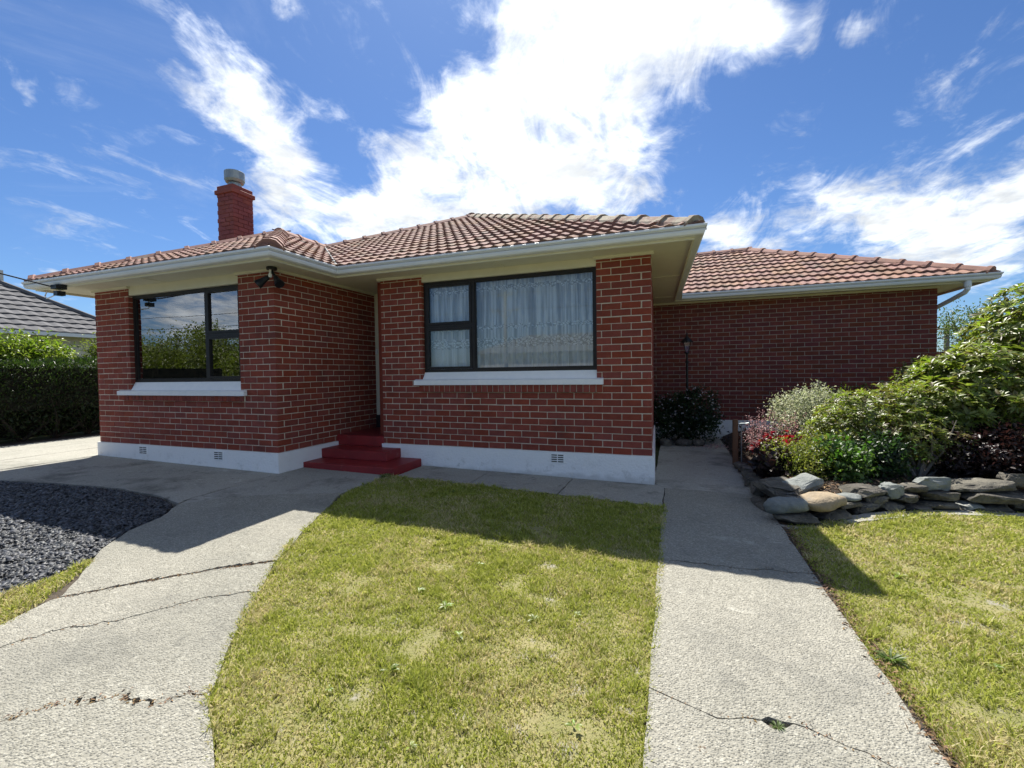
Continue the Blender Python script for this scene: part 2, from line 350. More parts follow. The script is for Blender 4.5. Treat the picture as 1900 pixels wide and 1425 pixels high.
# ------------------------------------------------------------------ ground
xs = [-900, -12, 12, 900]; V = []; F = []
for x in xs: V += [(x, -900, gz(x)-.085), (x, 900, gz(x)-.085)]
F = [(2*i, 2*i+2, 2*i+3, 2*i+1) for i in range(3)]
tag(link('ground', pym('ground', V, F), 'verge'), kind='structure')
def densify(poly, step=.12, jit=.012, keep=()):
    out = []; n = len(poly); jr = random.Random(len(poly)*31+int(poly[0][0]*100))
    for i in range(n):
        a = Vector(poly[i]).to_2d(); b = Vector(poly[(i+1) % n]).to_2d(); L = (b-a).length; k = max(1, int(L/step)); nn = Vector((-(b-a).y, (b-a).x)).normalized()
        for j in range(k):
            p = a.lerp(b, j/k)
            if i not in keep and j: p += nn*jr.uniform(-jit, jit)
            out.append((p.x, p.y))
    return out
def sheet(name, poly, mat, top, thick=.05, parent=None, kind=None, step=.12, jit=.012, keep=(), tilt=(0, 0)):
    P = densify(poly, step, jit, keep); n = len(P); cx = sum(p[0] for p in P)/n; cy = sum(p[1] for p in P)/n
    zt = [gz(x)+top+(x-cx)*tilt[0]+(y-cy)*tilt[1] for x, y in P]
    V = [(x, y, z) for (x, y), z in zip(P, zt)]+[(x, y, z-thick) for (x, y), z in zip(P, zt)]
    F = [tuple(range(n)), tuple(range(2*n-1, n-1, -1))]+[(i, i+n, (i+1) % n+n, (i+1) % n) for i in range(n)]
    a = sum(P[i][0]*P[(i+1) % n][1]-P[(i+1) % n][0]*P[i][1] for i in range(n))
    if a < 0: F = [tuple(reversed(f)) for f in F]
    o = part(name, V, F, mat, parent)
    if kind: o['kind'] = kind
    return o
def crack(pts, jit=.018, step=.05, seed=1):
    jr = random.Random(seed); out = []
    for a, b in zip(pts[:-1], pts[1:]):
        a, b = Vector(a), Vector(b); k = max(1, int((b-a).length/step))
        for j in range(k):
            p = a.lerp(b, j/k); out.append((p.x+jr.uniform(-jit, jit)*.4, p.y+jr.uniform(-jit, jit)))
    out.append(tuple(pts[-1])); return out
def off(pts, w):
    jr = random.Random(int(abs(w)*1e5)); n = len(pts); return [(x, y+w*jr.uniform(.35, 1.3)*(.35+1.1*abs(math.sin(i*7.0/max(n, 1)+w*500)))) for i, (x, y) in enumerate(pts)]
LAWN_L = [(-3.28,-.74),(-3.26,-1.5),(-2.92,-2.37),(-2.54,-3.15),(-2.15,-3.68),(-1.91,-4.0),(-1.60,-4.35),(-1.24,-4.59),(-.7,-5.1),(-.2,-5.8),(.02,-6.6)]
PATH_L = [(-4.60,-2.53),(-4.30,-2.88),(-4.18,-3.21),(-3.92,-3.54),(-3.76,-3.67),(-3.34,-4.18),(-3.20,-4.37),(-2.8,-4.95),(-2.3,-5.7),(-1.9,-6.6)]
# left path: dirt bed and slabs parted by real cracks
pa = sheet('path', [(-4.75,-.5),(-3.2,-.5),*LAWN_L[1:],*reversed(PATH_L),(-4.75,-1.3)], 'dirt', -.022, .03, kind='structure')
c1 = crack([(-3.30,-4.10),(-3.07,-3.83),(-2.76,-3.47),(-2.47,-3.235)], .014, .022, seed=2)
c1b = crack([(-2.98,-4.66),(-2.86,-4.28),(-2.66,-4.12),(-2.45,-3.78),(-2.2,-3.60)], .022, .03, seed=12)
c2 = crack([(-2.62,-5.20),(-2.24,-4.73),(-2.17,-4.60),(-1.93,-4.465),(-1.78,-4.47),(-1.72,-4.38),(-1.62,-4.33)], .022, .024, seed=3)
c0 = crack([(-4.57,-2.52),(-4.30,-2.16),(-3.9,-1.9),(-3.27,-1.62)], .014, seed=4)
sheet('slab', [(-4.73,-.6),(-3.30,-.6),(-3.27,-1.5)]+list(reversed(off(c0, .006)))+[(-4.66,-2.35),(-4.73,-1.2)], 'old_concrete', 0, .06, pa, jit=.006)
sheet('slab', off(c0, -.006)+[(-2.92,-2.37)]+list(reversed(off(c1, .030)))+[(-3.76,-3.67),(-3.92,-3.54),(-4.18,-3.21),(-4.30,-2.88)], 'aggregate', 0, .06, pa, tilt=(0, .002))
sheet('slab', off(c1, -.010)+list(reversed(off(c1b, .0025)))+[(-3.20,-4.37)], 'aggregate', -.004, .06, pa, jit=.004)
sheet('slab', off(c1b, -.0025)+[(-1.91,-4.0)]+list(reversed(off(c2, .012)))+[(-2.8,-4.95)], 'aggregate', -.007, .06, pa, jit=.006)
sheet('slab', off(c2, -.010)+[(-1.24,-4.59),(-.7,-5.1),(-.2,-5.8),(.02,-6.6),(-1.9,-6.6),(-2.3,-5.7)], 'aggregate', -.002, .06, pa)
# apron in front of the left bay and the driveway beside the house
ap = sheet('apron', [(-8.62,-1.1),(-4.7,-1.1),(-4.6,-2.5),(-5.07,-2.42),(-5.92,-2.37),(-6.78,-2.47),(-8.62,-2.75)], 'dirt', -.022, .03, kind='structure')
c4 = crack([(-6.78,-2.45),(-6.45,-1.9),(-6.1,-1.12)], .016, seed=5)
sheet('slab', [(-6.12,-1.12),(-4.74,-1.12),(-4.68,-2.36),(-4.62,-2.51),(-5.07,-2.40),(-5.92,-2.35),(-6.76,-2.45)]+[(x+.005, y) for x, y in c4[1:-1]], 'old_concrete', 0, .06, ap, jit=.015)
sheet('slab', [(x-.006, y) for x, y in c4]+[(-8.60,-1.12),(-8.60,-2.72),(-7.8,-2.62)], 'old_concrete', -.002, .06, ap, jit=.015)
dr = sheet('driveway', [(-11.35,-9),(-8.61,-9),(-8.61,14),(-11.35,14)], 'dirt', -.022, .03, kind='structure', step=2, jit=0)
for x0, x1 in ((-11.3,-10.42),(-10.40,-9.52),(-9.50,-8.62)):
    for y0, y1 in ((-8.9,-3.02),(-3.0,2.98),(3.0,8.98),(9.0,13.9)): sheet('slab', [(x0,y0),(x1,y0),(x1,y1),(x0,y1)], 'drive_concrete', random.uniform(-.004, .004), .05, dr, step=.3, jit=.006)
tag(sheet('driveway_edge', [(-11.9,-9),(-11.37,-9),(-11.37,14),(-11.9,14)], 'dirt', -.02, .06, step=.5, jit=.03), kind='structure')
# strip of old concrete along the right-hand bay
stp = sheet('wall_path', [(-3.2,.02),(-3.2,-.72),(-2.2,-.78),(-1.2,-.84),(.14,-.88),(.14,.02)], 'dirt', -.022, .03, kind='structure')
for a, b in ((-3.19,-2.12),(-2.105,-.98),(-.965,.138)):
    ya = -.71-.054*(a+3.2); yb = -.71-.054*(b+3.2); sheet('slab', [(a,ya),(b,yb),(b,0),(a,0)], 'old_concrete', random.uniform(-.002, .002), .05, stp, jit=.008)
# right-hand path
pr = sheet('garden_path', [(.13,-6.6),(1.17,-6.6),(1.17,4.4),(-.0,4.4),(.05,.0),(.13,-.9)], 'dirt', -.024, .03, kind='structure')
k1 = crack([(.15,-.16),(.5,-.13),(1.14,-.11)], .01, seed=6); k2 = crack([(.15,-2.23),(.35,-2.21),(.58,-2.215),(.85,-2.17),(1.15,-2.12)], .018, seed=7)
k3 = crack([(.16,-3.66),(.30,-3.69),(.42,-3.735),(.585,-3.69)], .012, seed=8); k3b = crack([(.70,-3.66),(.80,-3.69),(.92,-3.73),(1.17,-3.86)], .012, seed=9)
sheet('slab', off(k1, .004)+[(1.12,1.5),(1.10,4.38),(.01,4.38),(.012,.1)], 'old_concrete', 0, .06, pr, jit=.006)
sheet('slab', off(k2, .005)+list(reversed(off(k1, -.004))), 'aggregate', 0, .06, pr, jit=.006, tilt=(0, .001))
sheet('slab', off(k3, .004)+[(.615,-3.655),(.66,-3.665)]+off(k3b, .004)+list(reversed(off(k2, -.006))), 'aggregate', -.003, .06, pr, jit=.006)
sheet('slab', [(.17,-6.5),(1.2,-6.5)]+list(reversed(off(k3b, -.005)))+[(.67,-3.70),(.625,-3.725)]+list(reversed(off(k3, -.005))), 'aggregate', -.001, .06, pr, jit=.006)

# brown debris caught in the cracks
QQ = []
for cc, nn_ in ((c1, 420), (c2, 420), (c1b, 120), (k2, 160), (k3, 60), (k3b, 90)):
    cc = np.array(cc)
    for _ in range(nn_):
        i_ = rng.integers(0, len(cc)-1); f_ = rng.random(); p_ = cc[i_]*(1-f_)+cc[i_+1]*f_; QQ.append((p_[0]+rng.normal(0, .012), p_[1]+rng.normal(0, .014)))
CRACK_BITS = np.array(QQ)
# lawns
LAWN_C = LAWN_L+[(.15,-6.6),(.165,-.90),(-.57,-.86),(-1.2,-.83),(-2.26,-.76),(-3.13,-.70)]
tag(sheet('path_edge', [(1.10,-6.6),(1.29,-6.6),(1.27,-3.7),(1.25,-2.4),(1.24,-1.13),(1.10,-1.13)], 'dirt', -.016, .03, jit=.02), kind='structure')
LAWN_R = [(1.22,-1.13),(1.69,-.78),(2.48,-.22),(3.5,.12),(5,.35),(8,.6),(8,-6.6),(1.22,-6.6),(1.21,-5.2),(1.23,-3.7),(1.17,-3.1),(1.21,-2.4),(1.18,-1.8)]
STRIP = [(-3.74,-3.70),(-3.33,-4.20),(-3.19,-4.39),(-2.8,-4.97),(-2.5,-5.5),(-3.0,-5.6),(-3.42,-4.7),(-3.63,-4.25),(-3.66,-4.02)]
lc = tag(sheet('lawn', LAWN_C, 'thatch', -.014, .05, jit=.02), kind='structure')
lr = tag(sheet('lawn', LAWN_R, 'thatch', -.014, .05, jit=.02), kind='structure')
ls = tag(sheet('lawn', STRIP, 'thatch', -.010, .05, jit=.02), kind='structure')
tag(sheet('mowing_strip', [(1.13,-1.08),(1.30,-1.08),(2.0,-.42),(2.77,-.04),(3.6,.12),(3.5,.02),(2.48,-.30),(1.69,-.86),(1.2,-1.18)], 'drive_concrete', -.004, .05, jit=.02), kind='structure')
def inpoly(P, poly):
    poly = np.array(poly); x, y = P[:, 0], P[:, 1]; ins = np.zeros(len(P), bool); j = len(poly)-1
    for i in range(len(poly)):
        xi, yi = poly[i]; xj, yj = poly[j]
        c = ((yi > y) != (yj > y)) & (x < (xj-xi)*(y-yi)/(yj-yi+1e-12)+xi); ins ^= c; j = i
    return ins
def edge_dist(P, poly):
    d = np.full(len(P), 9.0); n = len(poly)
    for i in range(n):
        a = np.array(poly[i]); b = np.array(poly[(i+1) % n]); ab = b-a; tt = np.clip(((P-a)@ab)/(ab@ab+1e-9), 0, 1); d = np.minimum(d, np.hypot(*(P-a-tt[:, None]*ab).T))
    return d
def in_view(P, zoff=-.33, mx=1.12):
    d = np.column_stack([P, np.full(len(P), zoff)])-np.array(CAM); dz = d@np.array(cf); u = (d@np.array(cr))/np.maximum(dz, .01); v = (d@np.array(cu))/np.maximum(dz, .01)
    return (dz > .3) & (np.abs(u) < 1.15*mx) & (np.abs(v) < .87*mx)
BARE = np.array([(-1.1,-2.35,.16),(-.75,-2.95,.14),(-.95,-3.7,.12),(-.18,-4.0,.14),(-1.0,-4.1,.08),(-1.75,-3.3,.15),(-.5,-3.05,.10),(-.1,-2.2,.07),(-1.6,-2.5,.10),(2.0,-2.2,.20),(2.3,-1.9,.14),(1.42,-2.75,.10),(1.8,-1.8,.10),(2.2,-2.9,.16),(1.75,-2.55,.08),(-1.3,-2.9,.09),(-.35,-3.5,.10),(-.9,-1.9,.10),(-1.35,-3.75,.09),(-2.0,-2.2,.09),(-.6,-2.6,.08),(1.5,-3.3,.12),(2.7,-1.3,.12),(2.6,-2.4,.15)])
def grass(name, poly, dens, parent, over=.03):
    poly_a = np.array(poly); lo = poly_a.min(0)-.05; hi = poly_a.max(0)+.05
    n = int(dens*np.prod(hi-lo)); P = rng.uniform(lo, hi, (n, 2)); P = P[in_view(P) | (in_view(P, mx=1.9) & (rng.random(n) < .4))]
    ins = inpoly(P, poly); ed = edge_dist(P, poly); P = P[ins | (ed < over*rng.random(len(P)))]
    dist = np.hypot(P[:, 0]-CAM.x, P[:, 1]-CAM.y)
    keep = rng.random(len(P)) < np.clip(3.0/dist, .38, 1)
    b = np.zeros(len(P))
    for x, y, r in BARE:
        w = .35*np.sin(P[:, 0]*23+y*9)+.35*np.sin(P[:, 1]*31+x*7); b = np.maximum(b, np.clip(1.35-(np.hypot(P[:, 0]-x, (P[:, 1]-y)*1.2)/r)+w, 0, 1))
    keep &= rng.random(len(P)) > b*.75*(.4+.6*np.abs(np.sin(P[:, 0]*61+2*np.sin(P[:, 1]*37))))
    P = P[keep]; b = b[keep]; dist = dist[keep]; n = len(P)
    tuft = (np.sin(P[:, 0]*17+3*np.sin(P[:, 1]*6))*np.sin(P[:, 1]*19+3*np.sin(P[:, 0]*7)) > .62)*.55
    lump = tuft+.75+.3*np.sin(P[:, 0]*5.1+2*np.sin(P[:, 1]*3.3))*np.sin(P[:, 1]*4.3+1.7*np.sin(P[:, 0]*4.1))
    H = rng.uniform(.016, .046, n)*lump*(1-.5*b); Wd = rng.uniform(.0019, .0036, n)*np.clip(dist/2.6, 1, 2.3)
    a = rng.uniform(0, 2*np.pi, n); lean = rng.uniform(.2, 1.3, n); a2 = rng.uniform(0, 2*np.pi, n)
    z0 = gza(P[:, 0])-.016; B = np.column_stack([P, z0]); S = np.column_stack([np.cos(a), np.sin(a), 0*a])*Wd[:, None]
    Lx = np.column_stack([np.cos(a2), np.sin(a2), 0*a])*(lean*H)[:, None]; up = np.column_stack([0*a, 0*a, H])
    V = np.stack([B-S, B+S, B+.55*up+.3*Lx+S*.8, B+.55*up+.3*Lx-S*.8, B+up*.95+Lx], 1).reshape(-1, 3)
    i = np.arange(n)[:, None]*5
    F = np.concatenate([i+[0, 1, 2], i+[0, 2, 3], i+[3, 2, 4]], 0)
    o = npart(name, V, F, 'grass_blade'); tag(o, parent, 'grass', kind='stuff'); return o
grass('grass', LAWN_C, 17000, 'short yellow-green grass of the lawn between the two concrete paths')
grass('grass', LAWN_R, 13000, 'short patchy grass of the lawn beside the stone garden wall')
grass('grass', STRIP, 20000, 'narrow strip of grass between the slate chips and the path', .05)

# flat broad-leaved weeds in the turf
WP, WA, WN, WL = [], [], [], []
for i in range(45):
    x, y = (rng.uniform(-2.9, .12), rng.uniform(-4.6, -.95)) if i % 3 else (rng.uniform(1.3, 3.4), rng.uniform(-3.6, -.6))
    if not (inpoly(np.array([[x, y]]), LAWN_C)[0] or inpoly(np.array([[x, y]]), LAWN_R)[0]): continue
    s_ = rng.uniform(.018, .045)
    for j in range(rng.integers(5, 9)):
        a = rng.uniform(0, 2*np.pi); WP.append((x+.004*np.cos(a), y+.004*np.sin(a), gz(x)+.004)); WA.append((np.cos(a), np.sin(a), rng.uniform(.1, .7))); WN.append((-np.cos(a)*.3, -np.sin(a)*.3, 1)); WL.append(s_*rng.uniform(.7, 1.2))
WEEDS = tuple(map(np.array, (WP, WA, WN, WL)))
# slate chips
GR = [(-4.62,-2.57),(-5.07,-2.44),(-5.92,-2.39),(-6.78,-2.49),(-7.8,-2.66),(-8.6,-2.76),(-8.6,-6),(-3.2,-5.6),(-3.45,-4.7),(-3.65,-4.25),(-3.68,-4.02),(-3.80,-3.66),(-3.95,-3.52),(-4.22,-3.2),(-4.34,-2.88)]
tag(sheet('gravel_bed', GR, 'gravel_base', -.035, .04, jit=.02), kind='structure')
def chips():
    lo, hi = np.array(GR).min(0), np.array(GR).max(0); P = rng.uniform(lo, hi, (105000, 2)); P = P[in_view(P, mx=1.45)]; P = P[inpoly(P, GR)]; n = len(P)
    base = np.array([(-1,-.55,-.5),(.2,-1,-.5),(1,-.3,-.5),(.75,.7,-.5),(-.6,.8,-.5),(-.9,-.5,.5),(.15,-.85,.5),(.85,-.3,.5),(.7,.6,.5),(-.5,.75,.5)])
    s = rng.uniform(.007, .020, n)*rng.choice([1, 1, 1.4], n); th = s*rng.uniform(.2, .45, n)
    V = base[None]*np.stack([s, s*rng.uniform(.5, 1, n), th], 1)[:, None]; V = V*(1+rng.uniform(-.2, .2, (n, 10, 1)))
    a = rng.uniform(0, 2*np.pi, n); tx = rng.normal(0, .28, n); ty = rng.normal(0, .28, n)
    V[..., 2] += V[..., 0]*tx[:, None]+V[..., 1]*ty[:, None]
    c, sn = np.cos(a)[:, None], np.sin(a)[:, None]; X = V[..., 0]*c-V[..., 1]*sn; Y = V[..., 0]*sn+V[..., 1]*c
    V = np.stack([X+P[:, :1], Y+P[:, 1:], V[..., 2]+(gza(P[:, 0])-.030+rng.uniform(0, .03, n))[:, None]], -1).reshape(-1, 3)
    q = np.array([(5,6,7),(5,7,8),(5,8,9),(0,1,6),(0,6,5),(1,2,7),(1,7,6),(2,3,8),(2,8,7),(3,4,9),(3,9,8),(4,0,5),(4,5,9)])
    F = (np.arange(n)[:, None, None]*10+q[None]).reshape(-1, 3)
    tag(npart('slate_chips', V, F, 'slate'), 'dark blue-grey slate chips spread beside the curved path', 'gravel', kind='stuff')
chips()

# ------------------------------------------------------------------ the brick house
H = 2.44
XA, YA, XAL, WB, YR, YW, XW = -4.759, -1.124, -8.631, 3.892, 1.0, 4.484, 4.675
house = thing('brick_house', (-4.2, 0, -.30), 'red brick house with white plinth, cream eaves and terracotta tiled hip roof', 'house')
def brick_mesh(name, L, seed, h=.0775, d=.105):
    jr = random.Random(seed); bm = bmesh.new(); bmesh.ops.create_cube(bm, size=1)
    for v in bm.verts: v.co = Vector((v.co.x*(L+jr.uniform(-.003, .002)), v.co.y*d, v.co.z*(h+jr.uniform(-.002, .001))))
    bmesh.ops.bevel(bm, geom=bm.edges[:], offset=.0035, segments=1, affect='EDGES'); me = bpy.data.meshes.new(name); bm.to_mesh(me); bm.free(); return me
BR_L = (.2312, .111, .17, .05)
BRICKS = {}
def get_brick(L, mat):
    L0 = min(BR_L, key=lambda b: abs(b-L)); key = (L0, mat, random.randrange(3))
    if key not in BRICKS: BRICKS[key] = brick_mesh('brick', L0, hash(key[2])+int(L0*1000)); BRICKS[key].materials.append(M[mat])
    return BRICKS[key], L/L0
def joined(meshes_xf):
    Vs = []; Fs = []; n = 0
    for me, mt in meshes_xf:
        V = np.empty(len(me.vertices)*3, np.float32); me.vertices.foreach_get('co', V); V = V.reshape(-1, 3); m = np.array(mt)
        Vs.append(V@m[:3, :3].T+m[:3, 3]); Fs += [tuple(i+n for i in p.vertices) for p in me.polygons]; n += len(V)
    return np.concatenate(Vs), Fs
def brickwork(parent, org, axis, out, spans, nc, mat, first, limit=300, z0=0.0, hid=None, ch=.086):
    """org: corner (x,y); axis: unit 2D direction along the wall; out: outward 2D normal; spans(z)->intervals along axis; first(k)->start of course k"""
    ax = Vector((*axis, 0)); on = Vector((*out, 0)); pcs = []
    for k in range(nc):
        zc = z0+k*ch+.043
        st = first(k); joff = .12 if (st if st is not None else .12*(k % 2)) > 0 else 0.0; st = st or 0.0
        for a0, a1 in spans(zc):
            a0 = max(a0, st) if a0 <= .001 else a0
            n0 = int(math.floor((a0-joff)/.24)); n1 = int(math.ceil((a1-joff)/.24))
            for n in range(n0, n1+1):
                s, e = joff+n*.24, joff+(n+1)*.24-.0088
                s = max(s, a0); e = min(e, a1)
                if e-s < .03: continue
                me, sx = get_brick(e-s, mat); d = random.gauss(0, .0012)
                c = Vector((*org, 0))+ax*((s+e)/2)+Vector((0, 0, zc+random.gauss(0, .0012)))-on*(.0525+d)
                rot = Matrix((ax, Vector((0, 0, 1)).cross(ax), Vector((0, 0, 1)))).transposed() @ Matrix.Rotation(random.gauss(0, .004), 3, 'Y')
                pcs.append(((c-CAM).length, me, Matrix.Translation(c) @ rot.to_4x4() @ Matrix.Diagonal((sx, 1, 1, 1))))
    if hid: pcs = [p for p in pcs if not hid(p[2].translation)]
    pcs.sort(key=lambda p: p[0])
    pw = Matrix.Translation(-wloc(parent))
    for _, me, mt in pcs[:limit]:
        o = bpy.data.objects.new('brick', me); COL.objects.link(o); o.parent = parent; o.matrix_basis = pw @ mt
    if len(pcs) > limit:
        V, F = joined([(p[1], p[2]) for p in pcs[limit:]]); part('brick_field', V, F, mat, parent)['kind'] = 'stuff'
AWL, AWR, BWL, BWR = -7.79, -5.42, -3.185, -.66      # window openings
# mortar cores (recessed 7 mm behind the brick faces), openings left free
e = .0045
wA = MB().box(XAL+e, AWL-e, YA+e, YA+.2, 0, 2.5).box(AWR+e, XA-e, YA+e, YA+.2, 0, 2.5).box(AWL-e, AWR+e, YA+e, YA+.2, 0, .688).build('brick_wall', 'mortar', house)
wR = MB().box(XA-.2, XA-e, YA+.2, YR+.1, 0, 2.5).build('brick_wall', 'mortar', house)
wB = MB().box(-WB+e, BWL-e, e, .2, 0, 2.5).box(BWR+e, -e, e, .2, 0, 2.5).box(BWL-e, BWR+e, e, .2, 0, .774).build('brick_wall', 'mortar', house)
wW = MB().box(-.3, XW-e, YW+e, YW+.2, 0, 2.5).build('brick_wall', 'mortar_wing_shaded', house)
SK = -.17/4.484   # the side wall runs back slightly out of square
wS = MB().add([(-.2,.2,0),(-e+.2*SK,.2,0),(-e+SK*4.49,YW+e,0),(-.4,YW+e,0),(-.2,.2,2.5),(-e+.2*SK,.2,2.5),(-e+SK*4.49,YW+e,2.5),(-.4,YW+e,2.5)], [(0,3,2,1),(4,5,6,7),(0,1,5,4),(1,2,6,5),(2,3,7,6),(3,0,4,7)]).build('brick_wall', 'mortar', house)
wA['label'] = 'front wall of the bay beside the driveway'; wR['label'] = 'side wall leading back to the entrance'; wB['label'] = 'front wall round the net-curtained window'; wW['label'] = 'windowless brick wall of the set-back wing, shade painted into its colour'; wS['label'] = 'side wall along the garden path'
ev = lambda k: 0.0 if k % 2 == 0 else .12
od = lambda k: .12 if k % 2 == 0 else 0.0
def spA(z):
    L = XA-XAL
    return [(0, L)] if z < .688 else [(0, XA-AWR), (XA-AWL, L)]
def spB(z): return [(0, WB)] if z < .774 else [(0, -BWR), (-BWL, WB)]
brickwork(wA, (XA, YA), (-1, 0), (0, -1), spA, 29, 'brick', ev)
brickwork(wR, (XA, YA), (0, 1), (1, 0), lambda z: [(0, YR-YA)], 29, 'brick', od)
brickwork(wB, (0, 0), (-1, 0), (0, -1), spB, 29, 'brick', ev)
brickwork(wW, (XW, YW), (-1, 0), (0, -1), lambda z: [(0, XW+.19)], 29, 'brick_wing_shaded', lambda k: None)
_l = math.hypot(1, SK)
brickwork(wS, (0, 0), (SK/_l, 1/_l), (1/_l, -SK/_l), lambda z: [(0, YW-.01)], 29, 'brick', od, limit=0)
# house left and back walls, plain but closed
MB().box(XAL+e, XAL+.2, YA+.2, 9.4, 0, 2.5).build('side_wall', 'brick', house)
MB().box(XAL+.2, XW-.01, 9.3, 9.5, 0, 2.5).build('back_wall', 'brick', house)
MB().box(XW-.2, XW-.01, YW+.2, 9.3, 0, 2.5).build('end_wall', 'brick', house)
# plinth
pl = MB(); pz = -.62
for (x0, x1, y0, y1) in ((XAL-.02, XA+.028, YA-.028, YA+.2), (XA-.2, XA+.028, YA+.2, YR), (-WB-.01, .028, -.028, .2), (-.4, XW+.028, YW-.028, YW+.2), (XW-.2, XW+.028, YW+.2, 9.5), (XAL-.02, XAL+.2, YA+.2, 9.5)):
    pl.box(x0, x1, y0, y1, pz, -.001)
pl.add([(-.2,.2,pz),(.028+.2*SK,.2,pz),(.028+SK*4.46,YW-.028,pz),(-.4,YW-.028,pz),(-.2,.2,-.001),(.028+.2*SK,.2,-.001),(.028+SK*4.46,YW-.028,-.001),(-.4,YW-.028,-.001)], [(0,3,2,1),(4,5,6,7),(0,1,5,4),(1,2,6,5),(2,3,7,6),(3,0,4,7)])
plinth = pl.build('plinth', 'plinth', house)
for xc, yf in ((-7.50, YA-.028), (-5.855, YA-.028), (-1.175, -.028)):
    vb = MB().box(xc-.095, xc+.095, yf-.006, yf+.01, -.145, -.015).build('vent', 'sill', plinth)
    sl_ = MB()
    for r in range(4):
        for s in (-1, 1): sl_.box(xc+s*.043-.036, xc+s*.043+.036, yf-.009, yf-.004, -.041-r*.028-.006, -.041-r*.028+.007)
    sl_.build('vent_slots', 'black_plastic', plinth)

# eaves: gutter, fascia, soffit, battens
FP = [(-9.22, 10.4), (-9.22, -1.59), (-4.29, -1.59), (-4.29, -.47), (.47, -.47), (.27, 4.03), (5.16, 4.03), (5.16, 10.4)]
def sweep(name, prof, mat, parent, poly=FP, closed=True):
    n = len(poly); V = []; m = len(prof)
    for i in range(n):
        p = Vector(poly[i]); d0 = (p-Vector(poly[i-1])).normalized() if i else (Vector(poly[1])-p).normalized(); d1 = (Vector(poly[i+1])-p).normalized() if i < n-1 else d0
        n0, n1 = Vector((d0.y, -d0.x)), Vector((d1.y, -d1.x)); mit = (n0+n1).normalized(); mit /= max(.3, mit.dot(n0))
        V += [(p.x+mit.x*d, p.y+mit.y*d, z) for d, z in prof]
    F = []
    for i in range(n-1):
        for k in range(m if closed else m-1): F.append((i*m+k, i*m+(k+1) % m, (i+1)*m+(k+1) % m, (i+1)*m+k))
    F += [tuple(range(m)), tuple(range((n-1)*m, n*m))] if closed else []
    return part(name, V, F, mat, parent)
sweep('gutter', [(.001, 2.462), (.072, 2.462), (.088, 2.472), (.099, 2.50), (.097, 2.526), (.104, 2.534), (.114, 2.542), (.116, 2.562), (.108, 2.568), (.100, 2.562), (.098, 2.545), (.001, 2.50)], 'gutter', house)
sweep('fascia', [(0, 2.436), (0, 2.585), (-.02, 2.585), (-.02, 2.436)], 'cream', house)
sf = MB()
for x0, x1, y0, y1 in ((-9.2, -4.31, -1.57, -1.115), (-4.78, -4.31, -1.115, -.45), (-4.78, .45, -.45, 1.1), (-.25, .40, 1.1, 4.05), (-.25, 5.14, 4.05, 4.62), (4.6, 5.14, 4.62, 10.3), (-9.2, -8.55, -1.115, 10.3)): sf.box(x0, x1, y0, y1, 2.472, 2.484)
soffit = sf.build('soffit', 'cream', house)
for b in ((-4.55, -4.31, -.86, -.835), (-.03, .37, 1.55, 1.575), (-.1, .28, 3.55, 3.575), (-1.9, -1.875, -.45, -.01), (-6.9, -6.875, -1.57, -1.13)):
    MB().box(*b, 2.464, 2.473).build('batten', 'cream', soffit)
# cream trim round the tops of the walls, head boards over the windows
for b in ((XAL-.035, AWL+.03, YA-.035, YA+.03), (AWR-.03, XA+.035, YA-.035, YA+.001), (XA-.01, XA+.033, YA+.001, YR), (-WB-.035, BWL+.03, -.035, .03), (BWR-.03, .035, -.035, .001), (-.22, XW+.03, YW-.035, YW+.01)): MB().box(*b, 2.438, 2.473).build('wall_trim', 'cream', house)
box('head_board', (AWL-.002, AWR+.002, YA+.012, YA+.11, 2.337, 2.473), 'cream', house)
box('head_board', (BWL-.002, BWR+.002, .012, .11, 2.368, 2.473), 'cream', house)

# windows
def window(x0, x1, z0, z1, yf, mull, tz, left, gmat, label):
    y0, y1 = yf, yf+.06; w = .042
    f = MB().box(x0, x1, y0, y1, z0, z0+w).box(x0, x1, y0, y1, z1-w, z1).box(x0, x0+w, y0+.001, y1, z0+w, z1-w).box(x1-w, x1, y0+.001, y1, z0+w, z1-w).box(mull-.024, mull+.024, y0+.002, y1, z0+w, z1-w)
    s0, s1 = (x0+w, mull-.024) if left else (mull+.024, x1-w); b0, b1 = (mull+.024, x1-w) if left else (x0+w, mull-.024)
    f.box(s0, s1, y0+.003, y1, tz-.024, tz+.024)
    win = f.build('window', 'frame', house); win['label'] = label
    for za, zb in ((z0+w, tz-.024), (tz+.024, z1-w)):
        q = .036; y2 = y0-.008
        sm = MB().box(s0+.003, s1-.003, y2, y1-.01, za+.003, za+q).box(s0+.003, s1-.003, y2, y1-.01, zb-q, zb-.003).box(s0+.003, s0+q, y2+.001, y1-.01, za+q, zb-q).box(s1-q, s1-.003, y2+.001, y1-.01, za+q, zb-q)
        o = sm.build('sash', 'frame', win)
        MB().box(s0+q-.004, s1-q+.004, y0+.020, y0+.025, za+q-.004, zb-q+.004).build('pane', gmat, win)
    bead = .014
    MB().box(b0, b1, y0+.012, y0+.04, z0+w, z0+w+bead).box(b0, b1, y0+.012, y0+.04, z1-w-bead, z1-w).box(b0, b0+bead, y0+.013, y0+.04, z0+w+bead, z1-w-bead).box(b1-bead, b1, y0+.013, y0+.04, z0+w+bead, z1-w-bead).build('glazing_bead', 'frame', win)
    MB().box(b0+.008, b1-.008, y0+.026, y0+.031, z0+w+.008, z1-w-.008).build('pane', gmat, win)
    return win
winA = window(AWL+.002, AWR-.002, .972, 2.337, YA+.062, -6.155, 1.648, False, 'glass_dark', 'black-framed window reflecting trees, with two small lights')
winB = window(BWL+.002, BWR-.002, 1.062, 2.368, .062, -2.392, 1.722, True, 'glass', 'black-framed window with net curtain and two small lights')
